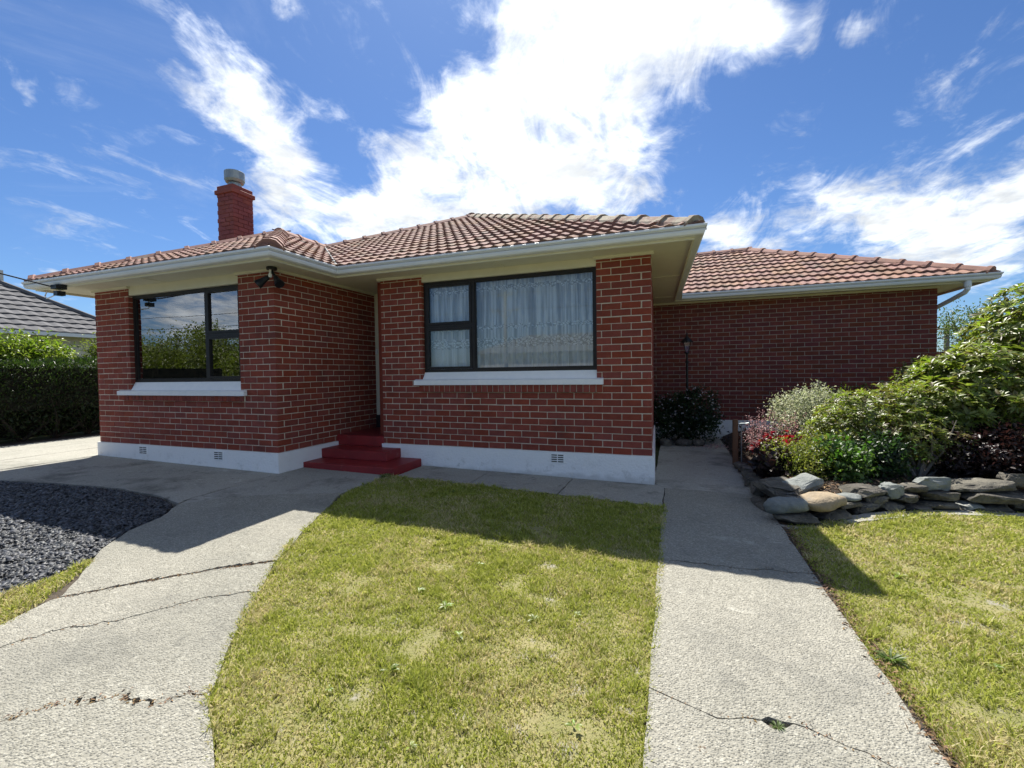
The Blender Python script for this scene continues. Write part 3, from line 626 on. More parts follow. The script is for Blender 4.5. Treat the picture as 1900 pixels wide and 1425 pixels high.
def sill(win, x0, x1, s0, s1, yw, zb, zt, zlip):
    yl = yw-.055
    V = []
    prof = [(yw+.12, zt), (yw+.062, zt), (yw+.0, zlip+.018), (yl, zlip), (yl, zb), (yw+.12, zb)]
    V = [(x0, y, z) for y, z in prof]+[(x1, y, z) for y, z in prof]; n = len(prof)
    F = [tuple(range(n-1, -1, -1)), tuple(range(n, 2*n))]+[(i, (i+1) % n, n+(i+1) % n, n+i) for i in range(n)]
    m = MB().add(V, F)
    for a, b in ((s0, x0), (x1, s1)):
        pr2 = [(yw-.002, zlip+.016), (yl, zlip), (yl, zb), (yw-.002, zb)]
        W_ = [(a, y, z) for y, z in pr2]+[(b, y, z) for y, z in pr2]
        m.add(W_, [(3, 2, 1, 0), (4, 5, 6, 7)]+[(i, (i+1) % 4, 4+(i+1) % 4, 4+i) for i in range(4)])
    return m.build('window_sill', 'sill', win)
sill(winA, AWL+.001, AWR-.001, -8.05, -5.30, YA, .772, .971, .835)
sill(winB, BWL+.001, BWR-.001, -3.305, -.575, 0, .878, 1.061, .945)
# row of on-edge bricks under each sill
def rowlock(wall, x0, x1, yw, z0, z1):
    n = round((x1-x0)/.0835); st = (x1-x0)/n; me = brick_mesh('sill_brick', .074, 5, z1-z0-.004, .10); me.materials.append(M['brick'])
    MB().box(x0+.002, x1-.002, yw-.022, yw+.05, z0+.004, z1-.004).build('sill_mortar', 'mortar', wall)
    for i in range(n): link('sill_brick', me, None, wall, (x0+(i+.5)*st, yw+.022-random.uniform(0, .003), (z0+z1)/2))
rowlock(wA, -7.98, -5.33, YA, .690, .770)
rowlock(wB, -3.235, -.585, 0, .778, .876)
# rooms behind the windows
def room(x0, x1, y0, y1):
    V = [(x0,y0,0),(x1,y0,0),(x1,y1,0),(x0,y1,0),(x0,y0,2.45),(x1,y0,2.45),(x1,y1,2.45),(x0,y1,2.45)]
    return part('room', V, [(0,1,2,3),(4,7,6,5),(1,5,6,2),(2,6,7,3),(3,7,4,0)], 'room', house)
room(-8.4, -4.97, YA+.201, 2.6); room(-3.65, -.21, .201, 3.6)

# entrance: jamb, door, bell
box('door_jamb', (XA-.002, XA+.075, YR, YR+.1, .32, 2.47), 'cream', house)
box('door', (XA+.075, -3.9, YR+.04, YR+.09, .12, 2.2), 'door', house)
box('door_jamb', (XA+.075, -3.9, YR, YR+.1, 2.2, 2.47), 'cream', house)
box('entrance_wall', (-WB-.2, -WB+.2, .2, YR+.1, 0, 2.47), 'brick', house)
box('threshold', (XA-.002, -3.9, YR-.02, YR+.12, .09, .32), 'door', house)
box('doorbell', (XA+.012, XA+.05, YR-.02, YR+.001, 1.40, 1.50), 'white_plastic', house, .004)

# roof
TP = .466; CS = 1/math.sqrt(1+TP*TP); SN = TP*CS; ZE = 2.53
TW, TE = .31, .305
prof_x = [0, .03, .055, .085, .11, .15, .18, .205, .235, .26, .300]; prof_h = [.003, .014, .022, .014, .003, .003, .014, .022, .014, .003, .003]
def tile_geom(x0, s0, clip, w=TW):
    """tile lower-left at (x0,s0) in slope coordinates: returns (x,s,h) rows; the lower edge rides 24 mm over the course below"""
    rows = []
    for s, lift, dh in ((s0, .040, -.040), (s0, .040, 0), (s0+TE+.03, .004, 0)):
        L, Rr = clip(max(s, 0.0)); rows.append([(min(max(x0+px*w/.30, L), Rr), s, lift+ph*(1 if dh == 0 else .55)+dh) for px, ph in zip(prof_x, prof_h)])
    return rows
def slope(name, org, ex, es2, smax, clip, mat='tile', label=None):
    """org on the eave line, ex along it, es2 horizontal uphill direction; clip(s)->(xmin,xmax)"""
    ex = Vector((*ex, 0)); es = Vector((es2[0]*CS, es2[1]*CS, SN)); nn = ex.cross(es)
    O = Vector((*org, ZE))
    ss = np.linspace(0, smax, 24); V = []
    for s in ss:
        L, Rr = clip(s); V += [O+ex*L+es*s-nn*.012, O+ex*Rr+es*s-nn*.012]
    F = [(2*i, 2*i+1, 2*i+3, 2*i+2) for i in range(len(ss)-1)]
    par = part(name, V, F, 'underlay', house)
    if label: par['label'] = label
    rot = Matrix((ex, es, nn)).transposed(); pw = wloc(par)
    full = None; k = 0; s0 = .03; cnt = 0
    while s0 < smax-.06:
        L, Rr = clip(s0); L2, R2 = clip(min(s0+TE, smax)); a = min(L, L2); b = max(Rr, R2); i0 = math.floor(a/TW)-1; i1 = math.ceil(b/TW)+1
        for i in range(i0, i1):
            x0 = i*TW+random.uniform(-.003, .003)
            rows = tile_geom(x0, s0, lambda s: clip(min(s, smax)))
            wd = [r[-1][0]-r[0][0] for r in rows]
            if max(wd) < .04: continue
            isfull = min(wd) > .308
            if isfull and full is not None: me = full
            else:
                m = len(prof_x); V = [(x-x0, s-s0, h) for r in rows for x, s, h in r]
                F = [(j*m+c, j*m+c+1, (j+1)*m+c+1, (j+1)*m+c) for j in range(2) for c in range(m-1)]
                me = pym('roof_tile', V, F); me.materials.append(M[mat])
                if isfull: full = me
            o = bpy.data.objects.new('roof_tile', me); COL.objects.link(o); o.parent = par; cnt += 1
            jit = Matrix.Rotation(random.gauss(0, .006), 3, 'X') @ Matrix.Rotation(random.gauss(0, .004), 3, 'Z')
            o.matrix_basis = Matrix.Translation(O+ex*x0+es*s0+nn*random.uniform(0, .004)-pw) @ (rot @ jit).to_4x4()
        s0 += TE
    return par
def clip_main(s):
    c = s*CS; return (-4.18-c if c < 2.575 else -9.33+c), .58-c
slope('roof_slope', (0, -.58), (1, 0), (0, 1), 4.955/CS, clip_main, label='large front roof slope over the net-curtained window')
slope('roof_slope', (0, -1.70), (1, 0), (0, 1), 2.575/CS, lambda s: (-9.33+s*CS, -4.18-s*CS), label='small front roof slope over the bay beside the driveway')
slope('roof_slope', (-4.18, 0), (0, 1), (-1, 0), 2.575/CS, lambda s: (-1.70+s*CS, -.58+s*CS), label='side roof slope beside the valley')
slope('roof_slope', (0, 3.92), (1, 0), (0, 1), 3.25/CS, lambda s: (.38-s*CS, 5.27-s*CS), label='front roof slope of the set-back wing')
zm = ZE+4.955*TP; za_ = ZE+2.575*TP; zw = ZE+3.25*TP; A = (-4.375, 4.375, zm); A2 = (-4.375, 8.5, zm)
part('roof_back', [(.58,-.58,ZE),(.38,3.92,ZE),(-2.87,7.17,zw),(-2.87,8,zw),A2,A, (-9.33,-1.70,ZE),(-6.755,.875,za_),(-6.755,1.995,za_),(-9.33,10.5,ZE), (5.27,3.92,ZE),(2.02,7.17,zw),(5.27,10.42,ZE),(-2.87,10.42,ZE)],
     [(0,1,2,5),(2,3,4,5),(6,7,8,5,4,9),(10,12,11),(11,12,13,2),(4,3,13,9)], 'underlay', house)
def cap_mesh(name):
    pr_ = [(-.145, -.062), (-.122, -.014), (-.06, .044), (0, .056), (.06, .044), (.122, -.014), (.145, -.062)]
    st = [(0, 1.11, .012), (.062, 1.11, .012), (.072, 1.0, .0), (.45, .99, -.003)]; V = []; F = []; m = len(pr_)
    for x, sc, dz in st: V += [(x, y*sc, z*sc+dz) for y, z in pr_]
    for i in range(len(st)-1):
        for k in range(m-1): F.append((i*m+k, (i+1)*m+k, (i+1)*m+k+1, i*m+k+1))
    F += [tuple(range(m)), tuple(range((len(st)-1)*m, len(st)*m))[::-1]]
    return pym(name, V, F)
def caps(p0, p1, mat, start=.14, lift=.035):
    p0, p1 = Vector(p0), Vector(p1); d = (p1-p0).normalized(); side = Vector((0, 0, 1)).cross(d).normalized(); up = d.cross(side); L = (p1-p0).length
    bed = MB().tube([p0+d*(start+.02)-up*.0, p1], .055, 6).build('ridge_bedding', 'underlay', house)
    me = cap_mesh('ridge_tile'); me.materials.append(M[mat]); x = start; pw = wloc(bed)
    while x < L-.02:
        o = bpy.data.objects.new('ridge_tile', me); COL.objects.link(o); o.parent = bed
        rt = Matrix((d, side, up)).transposed() @ Matrix.Rotation(random.gauss(0, .012), 3, 'Z') @ Matrix.Rotation(random.gauss(0, .008), 3, 'Y')
        o.matrix_basis = Matrix.Translation(p0+d*x+up*lift-pw) @ rt.to_4x4() @ Matrix.Diagonal((min(1, (L-x+.05)/.45), 1, 1, 1)); x += .425
caps((.58, -.58, ZE), A, 'lichen_ridge'); caps((-6.755, 1.995, za_), A, 'ridge', .0)
caps((-9.33, -1.70, ZE), (-6.755, .875, za_), 'ridge'); caps((-4.18, -1.70, ZE), (-6.755, .875, za_), 'ridge'); caps((-6.755, .80, za_), (-6.755, 2.05, za_), 'ridge', 0)
caps((5.27, 3.92, ZE), (2.02, 7.17, zw), 'ridge'); caps((2.1, 7.17, zw), (-2.5, 7.17, zw), 'ridge', 0); caps((-4.375, 4.3, zm), A2, 'ridge', 0)
v0, v1 = Vector((-4.20, -.56, ZE+.01)), Vector((-6.75, 1.99, za_+.01))
MB().tube([v0, v1], .05, 6).build('valley_flashing', 'galv', house)
# chimney
cx0, cx1, cy0, cy1 = -8.60, -8.15, 1.0, 1.46
ch = MB().box(cx0+.008, cx1-.008, cy0+.008, cy1-.008, 2.6, 4.86).build('chimney', 'brick_paint', house)
ch['label'] = 'red painted brick chimney with galvanised cowl'
for k in range(23):
    z = 2.88+k*.086; j = .12*(k % 2)
    for (ox, oy), axx, L in (((cx0, cy0), (1, 0), .45), ((cx1, cy0), (0, 1), .46)):
        a = 0.0
        first_ = True
        own = (k % 2 == 0) if axx == (1, 0) else (k % 2 == 1)
        segs = [(0, .22), (.23, L)] if own else [(.115, .335), (.345, L)]
        for s, e_ in segs:
            me, sx = get_brick(e_-s, 'brick_paint'); axv = Vector((*axx, 0)); on = Vector((axx[1], -axx[0], 0))
            c = Vector((ox, oy, z))+axv*((s+e_)/2)-on*(.0525-random.uniform(0, .006))
            rt = Matrix((axv, Vector((0, 0, 1)).cross(axv), Vector((0, 0, 1)))).transposed()
            o = bpy.data.objects.new('brick', me); COL.objects.link(o); o.parent = ch; o.matrix_basis = Matrix.Translation(c-wloc(ch)) @ rt.to_4x4() @ Matrix.Diagonal((sx, 1, 1, 1))
cap = box('chimney_cap', (cx0-.035, cx1+.035, cy0-.035, cy1+.035, 4.79, 4.875), 'brick_paint', ch, .008)
box('chimney_cap', (cx0-.002, cx1+.002, cy0-.002, cy1+.002, 4.875, 4.965), 'brick_paint', ch, .008)
cw = MB().lathe((-8.375, 1.23, 4.965), [(.13, 0), (.13, .07), (.12, .075), (.12, .11), (.165, .12), (.185, .16), (.19, .17), (.19, .33), (.185, .34), (.16, .34), (.155, .30), (0.01, .29)], 24).build('cowl', 'galv', ch, False)
# downpipe at the end of the wing
MB().lathe((4.86, 4.0, 2.36), [(.045, 0), (.05, .02), (.05, .11)], 12).tube([(4.86, 4.0, 2.40), (4.86, 4.0, 2.33), (4.85, 4.06, 2.28), (4.80, 4.35, 2.20), (4.745, 4.66, 2.12), (4.72, 4.78, 2.06), (4.72, 4.80, -.35)], .038, 10).build('downpipe', 'gutter', house, False)

# entry steps
stp_ = thing('entry_steps', (-4.0, -.3, gz(-4)), 'three dark red painted concrete steps up to the recessed front door', 'steps')
box('step', (XA+.02, -3.22, -.73, .0, gz(-4)-.2, -.195), 'step_paint', stp_, .008)
box('step', (XA+.022, -3.57, -.375, .002, -.194, -.058), 'step_paint', stp_, .008)
box('step', (XA-.004, -3.885, -.012, YR+.02, -.057, .10), 'step_paint', stp_, .008)

# twin floodlight under the eave corner
fl = thing('floodlight', (-4.70, -1.20, 2.40), 'black twin-head floodlight under the eave at the brick corner', 'light')
MB().lathe((-4.69, -1.21, 2.43), [(.06, 0), (.065, .01), (.065, .035), (.05, .044)], 16).build('mount', 'black_plastic', fl)
for dx, dy in ((-.10, -.05), (.10, .02)):
    p0 = Vector((-4.69, -1.21, 2.42)); p1 = p0+Vector((dx*.55, dy*.5, -.09)); p2 = p0+Vector((dx*1.25, dy*1.2-.03, -.17))
    d = (p2-p1).normalized()
    MB().tube([p0, p1], .016, 8).build('arm', 'black_plastic', fl)
    lh = MB().tube([p1-d*.03, p1, p1+d*.06, p2, p2+d*.03], [.018, .032, .040, .058, .060], 14).build('lamp_head', 'black_plastic', fl, False)
MB().lathe((-4.69, -1.235, 2.33), [(.015, 0), (.024, .015), (.024, .04), (.014, .055), (.014, .11)], 12).build('sensor', 'white_plastic', fl)

# ------------------------------------------------------------------ behind the windows
def curtain(name, x0, x1, y, z0, z1, mat, amp, freq, label, seed=0, topx=None):
    jr = random.Random(seed); n = int((x1-x0)*90)+8; ph = [jr.uniform(0, 6.28) for _ in range(5)]; V = []; rows = 9
    for j in range(rows):
        tz_ = j/(rows-1); z = z0+(z1-z0)*tz_
        for i in range(n):
            tx = i/(n-1); x = x0+(x1-x0)*tx
            if topx: x = x+(topx-(x0+x1)/2)*(tz_**2)*.0+(x0-x)*(1-abs(1-tz_))*.35
            yy = y+amp*(math.sin(freq*x+ph[0]+.5*math.sin(2.1*x+ph[1]))+.5*math.sin(freq*2.3*x+ph[2]+z*.4)+.35*math.sin(freq*.37*x+ph[3]))*(1-.45*tz_)
            V.append((x, yy, z))
    F = [(j*n+i, j*n+i+1, (j+1)*n+i+1, (j+1)*n+i) for j in range(rows-1) for i in range(n-1)]
    o = part(name, V, F, mat, smooth=True); tag(o, label, 'curtain'); return o
curtain('net_curtain', BWL-.02, BWR+.02, .205, .98, 2.36, 'net', .040, 38, 'white lace net curtain hung across the window by the entrance steps', 4)
curtain('sheer_curtain', -7.72, -7.42, YA+.24, .80, 2.40, 'sheer', .02, 40, 'narrow white sheer curtain drawn aside in the tree-reflecting window', 5, topx=-7.7)
curtain('drape', -7.86, -7.66, YA+.21, .80, 2.40, 'drape', .02, 45, 'brown drape gathered at the edge of the tree-reflecting window', 6)
bed = thing('bed', (-6.1, -.2, 0.0), 'bed with white linen showing low behind the tree-reflecting window', 'bed')
box('mattress', (-7.0, -5.2, -.62, 1.3, .30, .84), 'linen', bed, .06)
box('headboard', (-5.18, -5.10, -.66, 1.34, .0, 1.22), 'bedwood', bed, .01)
for i, xx in enumerate((-6.55, -5.95, -5.5)):
    o = box('pillow', (xx-.27, xx+.27, -.56, -.18, .84, .99), 'linen', bed, .06)
tag(MB().lathe((-6.35, .6, 1.98), [(.012, .45), (.012, .24), (.06, .22), (.085, .13), (.06, .04), (.02, 0)], 14).build('pendant_lamp', 'white_plastic', None, True), 'small round white pendant lamp seen through the tree-reflecting window', 'lamp')

# ------------------------------------------------------------------ plants
def unit(v): return v/np.maximum(np.linalg.norm(v, axis=-1, keepdims=True), 1e-9)
def leaf_geo(P, A, N, L, Wd, hi=False, fold=.22, droop=.15):
    A = unit(A); S = unit(np.cross(A, N)); N = np.cross(S, A); L = np.broadcast_to(L, (len(P),))[:, None]; Wd = np.broadcast_to(Wd, (len(P),))[:, None]; n = len(P)
    if not hi:
        V = np.stack([P, P+A*L*.5+S*Wd*.5+N*Wd*fold, P+A*L-N*L*droop, P+A*L*.5-S*Wd*.5+N*Wd*fold], 1).reshape(-1, 3)
        i = np.arange(n)[:, None]*4; return V, np.concatenate([i+[0, 1, 2], i+[0, 2, 3]], 0)
    m = [P, P+A*L*.35, P+A*L*.72-N*L*droop*.45, P+A*L-N*L*droop]
    V = np.stack([m[0], m[1], m[2], m[3], P+A*L*.33+S*Wd*.46+N*Wd*fold, P+A*L*.70+S*Wd*.44+N*(Wd*fold-L*droop*.4), P+A*L*.33-S*Wd*.46+N*Wd*fold, P+A*L*.70-S*Wd*.44+N*(Wd*fold-L*droop*.4)], 1).reshape(-1, 3)
    q = np.array([(0,4,1),(1,4,5),(1,5,2),(2,5,3),(0,1,6),(1,2,7),(1,7,6),(2,3,7)])
    return V, (np.arange(n)[:, None, None]*8+q[None]).reshape(-1, 3)
def crown(ells, n, inner=.35, clump=0, csize=.12):
    """points and outward normals spread through a set of ellipsoids ((cx,cy,cz),(rx,ry,rz)), thicker towards the outside, gathered in clumps"""
    E = [(np.array(c, float), np.array(r, float)) for c, r in ells]; w = np.array([np.prod(r)**.67 for _, r in E]); w /= w.sum()
    def samp(m):
        k = rng.choice(len(E), m, p=w); d = unit(rng.normal(size=(m, 3))); r = 1-inner*rng.random(m)**1.6; C = np.array([e[0] for e in E])[k]; Rr = np.array([e[1] for e in E])[k]
        return C+d*Rr*r[:, None], unit(d/Rr)
    if not clump: return samp(n)
    Pc, Nc = samp(clump); k = rng.integers(0, clump, n); o = rng.normal(size=(n, 3))*csize
    return Pc[k]+o, unit(Nc[k]+.5*rng.normal(size=(n, 3)))
def foliage(name, ells, n, L, Wd, mat, parent, inner=.35, clump=0, csize=.12, hi=False, up=.3, rnd=.8, zmin=None, droop=.15):
    P, N = crown(ells, n, inner, clump, csize)
    if zmin is not None: k = P[:, 2] > zmin; P, N = P[k], N[k]
    m = len(P); A = unit(N*.7+rng.normal(size=(m, 3))*rnd+np.array([0, 0, up])); Nn = unit(np.array([0, 0, 1.0])+N*.6+rng.normal(size=(m, 3))*.5)
    V, F = leaf_geo(P, A, Nn, L*rng.uniform(.65, 1.25, m), Wd*rng.uniform(.7, 1.2, m), hi, droop=droop)
    o = npart(name, V, F, mat, parent); o['kind'] = 'stuff'; return o
def branches(base, ells, parent, n=6, r0=.03, name='branch', mat='bark', seed=1, fork=2):
    jr = random.Random(seed); b = Vector(base); mb = MB()
    for i in range(n):
        c, r = ells[i % len(ells)]; c = Vector(c); tip = c+Vector([jr.uniform(-.75, .75)*rr for rr in r]); mid = b.lerp(tip, .45)+Vector((jr.uniform(-.1, .1), jr.uniform(-.1, .1), jr.uniform(-.05, .12)))
        mb.tube([b, b.lerp(mid, .5)+Vector((jr.uniform(-.04, .04), jr.uniform(-.04, .04), 0)), mid, tip], [r0, r0*.8, r0*.55, r0*.15], 6)
        for _ in range(fork):
            t2 = mid+Vector((jr.uniform(-.5, .5)*r[0], jr.uniform(-.5, .5)*r[1], jr.uniform(.1, .8)*r[2])); mb.tube([mid, mid.lerp(t2, .5)+Vector((jr.uniform(-.03, .03), 0, jr.uniform(0, .05))), t2], [r0*.45, r0*.3, r0*.1], 5)
    return mb.build(name, mat, parent)

# trimmed hedge along the driveway
hg = thing('hedge', (-12.3, 2.5, gz(-12)), 'long dark clipped hedge standing along the sunlit driveway', 'hedge')
hells = [((-12.35, y, .58), (.75, .75, .80)) for y in np.arange(-5, 11.1, .55)]
P = np.column_stack([-11.63-rng.random(46000)**2*.55, rng.uniform(-5.5, 11.5, 46000), rng.uniform(-.12, 1.36, 46000)])
P[:, 0] -= np.clip(.30-P[:, 2], 0, 1)*.8*rng.random(46000)
P[:, 0] += .05*np.sin(P[:, 1]*3.1)*np.sin(P[:, 2]*4+P[:, 1])
top = np.column_stack([rng.uniform(-13.1, -11.62, 26000), rng.uniform(-5.5, 11.5, 26000), 1.36+rng.normal(0, .03, 26000)]); top[:, 2] += .05*np.sin(top[:, 1]*2.3)+.04*np.sin(top[:, 0]*5+top[:, 1]*1.3)
P = np.concatenate([P, top]); N = np.concatenate([np.tile([1, 0, .25], (46000, 1)), np.tile([.2, 0, 1], (26000, 1))])
k = in_view(P[:, :2], .5, 1.15) & ~((P[:, 2] < .15) & (rng.random(len(P)) < .35)); P, N = P[k], N[k]; m = len(P)
V, F = leaf_geo(P, unit(N*.7+rng.normal(size=(m, 3))*.7+[0, 0, .4]), unit(N+rng.normal(size=(m, 3))*.6), rng.uniform(.05, .11, m), rng.uniform(.015, .03, m))
npart('foliage', V, F, 'hedge_leaf', hg)['kind'] = 'stuff'
MB().box(-13.0, -11.82, -5.5, 11.5, .42, 1.27).box(-13.0, -12.2, -5.5, 11.5, -.15, .415).build('shade_core', 'hedge_core', hg)  # solid dark boxes added inside the hedge to block sun and deepen its shade
jr = random.Random(9)
for y in np.arange(-2.6, 3.0, .62):
    b = Vector((-12.05+jr.uniform(-.1, .1), y+jr.uniform(-.15, .15), gz(-12)-.03)); mb = MB()
    for _ in range(4):
        t2 = Vector((-11.78+jr.uniform(-.12, .1), b.y+jr.uniform(-.6, .6), jr.uniform(.35, .8))); md = b.lerp(t2, .5)+Vector((jr.uniform(0, .12), jr.uniform(-.12, .12), jr.uniform(-.12, .02))); mb.tube([b, md, t2], [.035, .022, .008], 6)
    mb.build('trunk', 'hedge_wood', hg)
# looser shrubs showing over the hedge
for (x, y, zt, mat, nm, lab) in ((-13.6, .2, 2.12, 'lime_leaf', 'golden_shrub', 'bright lime-yellow shrub showing over the top of the dark hedge'), (-13.5, 2.1, 2.2, 'olive_leaf', 'olive_shrub', 'olive-green glossy shrub over the hedge, touching the brick pier in view'), (-13.6, -1.8, 2.1, 'lime_leaf', 'lime_shrub', 'lime-green shrub over the hedge towards the street'), (-13.6, 4.2, 2.2, 'olive_leaf', 'garden_shrub', 'green shrub over the hedge behind the house corner')):
    g = thing(nm, (x, y, gz(-12)), lab, 'shrub'); el = [((x+jr.uniform(-.3, .3), y+jr.uniform(-.7, .7), zt-.55+jr.uniform(-.15, .1)), (.55, .65, .45)) for _ in range(6)]+[((x, y, .6), (.7, .9, .9))]
    foliage('foliage', el, 9000, .10, .045, mat, g, .5, 420, .10); branches((x, y, gz(-12)), el, g, 6, .03, seed=int(y*10+50))

# garden bed soil, mounded behind the stones
V = []; F = []; nx, ny = 26, 26
for i in range(nx):
    for j in range(ny):
        x = 1.17+(7-1.17)*i/(nx-1); fr = np.interp(x, [1.17, 1.30, 2.0, 2.77, 3.53, 5, 7], [-.86, -.92, -.25, .12, .30, .55, .8]); y = fr+(4.45-fr)*j/(ny-1)
        z = gz(x)-.02+.20*min(1, (j/(ny-1))*7+.45)*min(1, (x-1.17)*2.5+.15)+.02*math.sin(x*9)*math.sin(y*7); V.append((x, y, z))
for i in range(nx-1):
    for j in range(ny-1): F.append((i*ny+j, (i+1)*ny+j, (i+1)*ny+j+1, i*ny+j+1))
tag(part('garden_bed', V, F, 'soil', smooth=True), kind='structure')
# fallen leaves and bark on the soil
n = 5000; P = np.column_stack([rng.uniform(1.2, 5, n), rng.uniform(-.8, 2.6, n)]); P = P[P[:, 1] > np.interp(P[:, 0], [1.17, 1.30, 2.0, 2.77, 3.53, 5], [-.8, -.85, -.2, .15, .33, .6])]; n = len(P)
zz = gza(P[:, 0])+.16*np.minimum(1, (P[:, 0]-1.17)*2.5+.15)+rng.uniform(0, .03, n)
V, F = leaf_geo(np.column_stack([P, zz]), np.column_stack([rng.normal(size=(n, 2)), rng.normal(0, .2, n)]), unit(np.array([0, 0, 1.])+rng.normal(size=(n, 3))*.4), rng.uniform(.03, .07, n), rng.uniform(.012, .03, n))
n2 = 1300; Q = np.column_stack([rng.normal(1.19, .03, n2), rng.uniform(-4.2, -.9, n2)]); V2, F2 = leaf_geo(np.column_stack([Q, gza(Q[:, 0])-.008+rng.uniform(0, .012, n2)]), np.column_stack([rng.normal(size=(n2, 2)), rng.normal(0, .25, n2)]), unit(np.array([0, 0, 1.])+rng.normal(size=(n2, 3))*.4), rng.uniform(.012, .04, n2), rng.uniform(.004, .012, n2))
n3 = len(CRACK_BITS); V3, F3 = leaf_geo(np.column_stack([CRACK_BITS, gza(CRACK_BITS[:, 0])-.012+rng.uniform(0, .016, n3)]), np.column_stack([rng.normal(size=(n3, 2)), rng.normal(0, .15, n3)]), unit(np.array([0, 0, 1.])+rng.normal(size=(n3, 3))*.3), rng.uniform(.006, .022, n3), rng.uniform(.003, .009, n3))
tag(npart('crack_debris', V3, F3, 'dry_leaf'), 'brown bits of leaf and soil caught in the cracks of the paths', 'debris', kind='stuff')
tag(npart('edge_litter', V2, F2, 'dry_leaf'), 'dry grass and leaf litter along the lawn edge of the garden path', 'leaf litter', kind='stuff')
tag(npart('leaf_litter', V, F, 'dry_leaf'), 'brown fallen leaves and bark lying on the garden bed', 'leaf litter', kind='stuff')

# dry stone edging
gw = thing('garden_wall', (2.2, -.1, gz(2)), 'low dry-stacked stone edging round the planted bed', 'stone wall')
def stone(cx, cy, cz, L, Hh, dep, ang, mat, seed, round_=0.0, tilt=0.0):
    jr = random.Random(seed); bm = bmesh.new(); bmesh.ops.create_icosphere(bm, subdivisions=3, radius=1)
    ks = [Vector((jr.gauss(0, 1), jr.gauss(0, 1), jr.gauss(0, 1))).normalized() for _ in range(11)]; ds = [jr.uniform(.62, .95) for _ in ks]
    for v in bm.verts:
        p = v.co.copy(); e_ = .45+.55*round_; q_ = Vector([math.copysign(abs(c)**(.38+.62*round_), c) for c in p])
        if round_ < .6:
            for kk, dd in zip(ks, ds):
                o_ = q_.dot(kk)-dd*1.15
                if o_ > 0: q_ -= kk*o_
        f = 1+.07*math.sin(p.x*4+seed)*math.sin(p.z*3+seed)+.05*math.sin(p.x*5+seed)+.04*math.sin(p.y*7+seed*2)+.03*math.sin(p.z*9+p.x*6)
        v.co = Vector((q_.x*L*.5*f, q_.y*dep*.5*f, q_.z*Hh*.5*f))
    bmesh.ops.rotate(bm, verts=bm.verts, matrix=Matrix.Rotation(tilt, 3, 'Y')); bmesh.ops.rotate(bm, verts=bm.verts, matrix=Matrix.Rotation(R(ang), 3, 'Z'))
    me = bpy.data.meshes.new('stone'); bm.to_mesh(me); bm.free()
    if round_ >= .6: me.shade_smooth()
    else: me.shade_smooth(); me.set_sharp_from_angle(angle=R(16))
    return link('stone', me, mat, gw, (cx, cy, cz))
ST = [(1.54,-.76,-.16,.56,.19,42,'stone_tan',.85),(1.22,-.96,-.17,.40,.19,12,'stone_grey',.85),(1.86,-.43,-.185,.30,.09,43,'stone_grey',1),(1.50,-.34,-.11,.46,.21,40,'stone_grey',0),(1.26,-.46,-.16,.85,.20,100,'stone',0),(2.03,-.20,-.15,.52,.12,33,'stone',0),(2.29,-.13,-.16,.24,.19,26,'stone_grey',.4),(2.51,0,-.15,.31,.12,26,'stone',.3),(2.75,.11,-.11,.33,.18,21,'stone_grey',.3),(2.77,.06,-.22,.35,.11,20,'stone',.2),(2.43,-.09,-.23,.22,.11,26,'stone',.2),(2.75,.03,-.305,.42,.09,21,'stone',.2),(3.24,.17,-.22,.66,.14,13,'stone',.1),(3.04,.10,-.31,.19,.09,13,'stone_grey',.1),(3.18,.25,-.13,.58,.13,13,'stone',.2),(3.53,.36,-.08,.34,.20,11,'stone',.4),
 (1.33,-.97,-.285,.40,.12,26,'stone',.1),(1.68,-.62,-.30,.48,.12,43,'stone',.1),(2.01,-.31,-.30,.42,.12,35,'stone',.1),(2.30,-.18,-.31,.34,.11,26,'stone',.1),(2.54,-.06,-.34,.31,.09,26,'stone',.1),(2.88,.08,-.37,.36,.08,16,'stone',.1),(3.24,.16,-.345,.40,.10,13,'stone',.1),(3.53,.24,-.31,.28,.12,12,'stone',.1),(2.13,-.22,-.235,.26,.10,26,'stone',.1),(1.80,-.50,-.235,.36,.09,43,'stone',.1),
 (3.85,.30,-.22,.42,.14,12,'stone',.1),(3.9,.30,-.34,.45,.12,12,'stone',.1),(3.95,.38,-.10,.40,.14,12,'stone',.1),(4.3,.38,-.20,.45,.16,12,'stone',.1),(4.35,.38,-.33,.5,.14,12,'stone',.1),
 (1.16,-.05,-.25,.34,.15,92,'stone',.1),(1.15,.33,-.26,.30,.13,86,'stone',.1),(1.16,.68,-.26,.30,.14,95,'stone',.2),(1.15,1.02,-.26,.28,.12,88,'stone',.2),(1.15,1.34,-.27,.26,.12,90,'stone',.2),(1.19,-.52,-.29,.55,.12,97,'stone',.1)]
for i, (x, y, z, L, h, a, mt, rd) in enumerate(ST): stone(x, y, z-.045, L*.97, h*.80, min(.34, max(.2, L*.55)), a, mt, i+3, rd, random.uniform(-.06, .06))

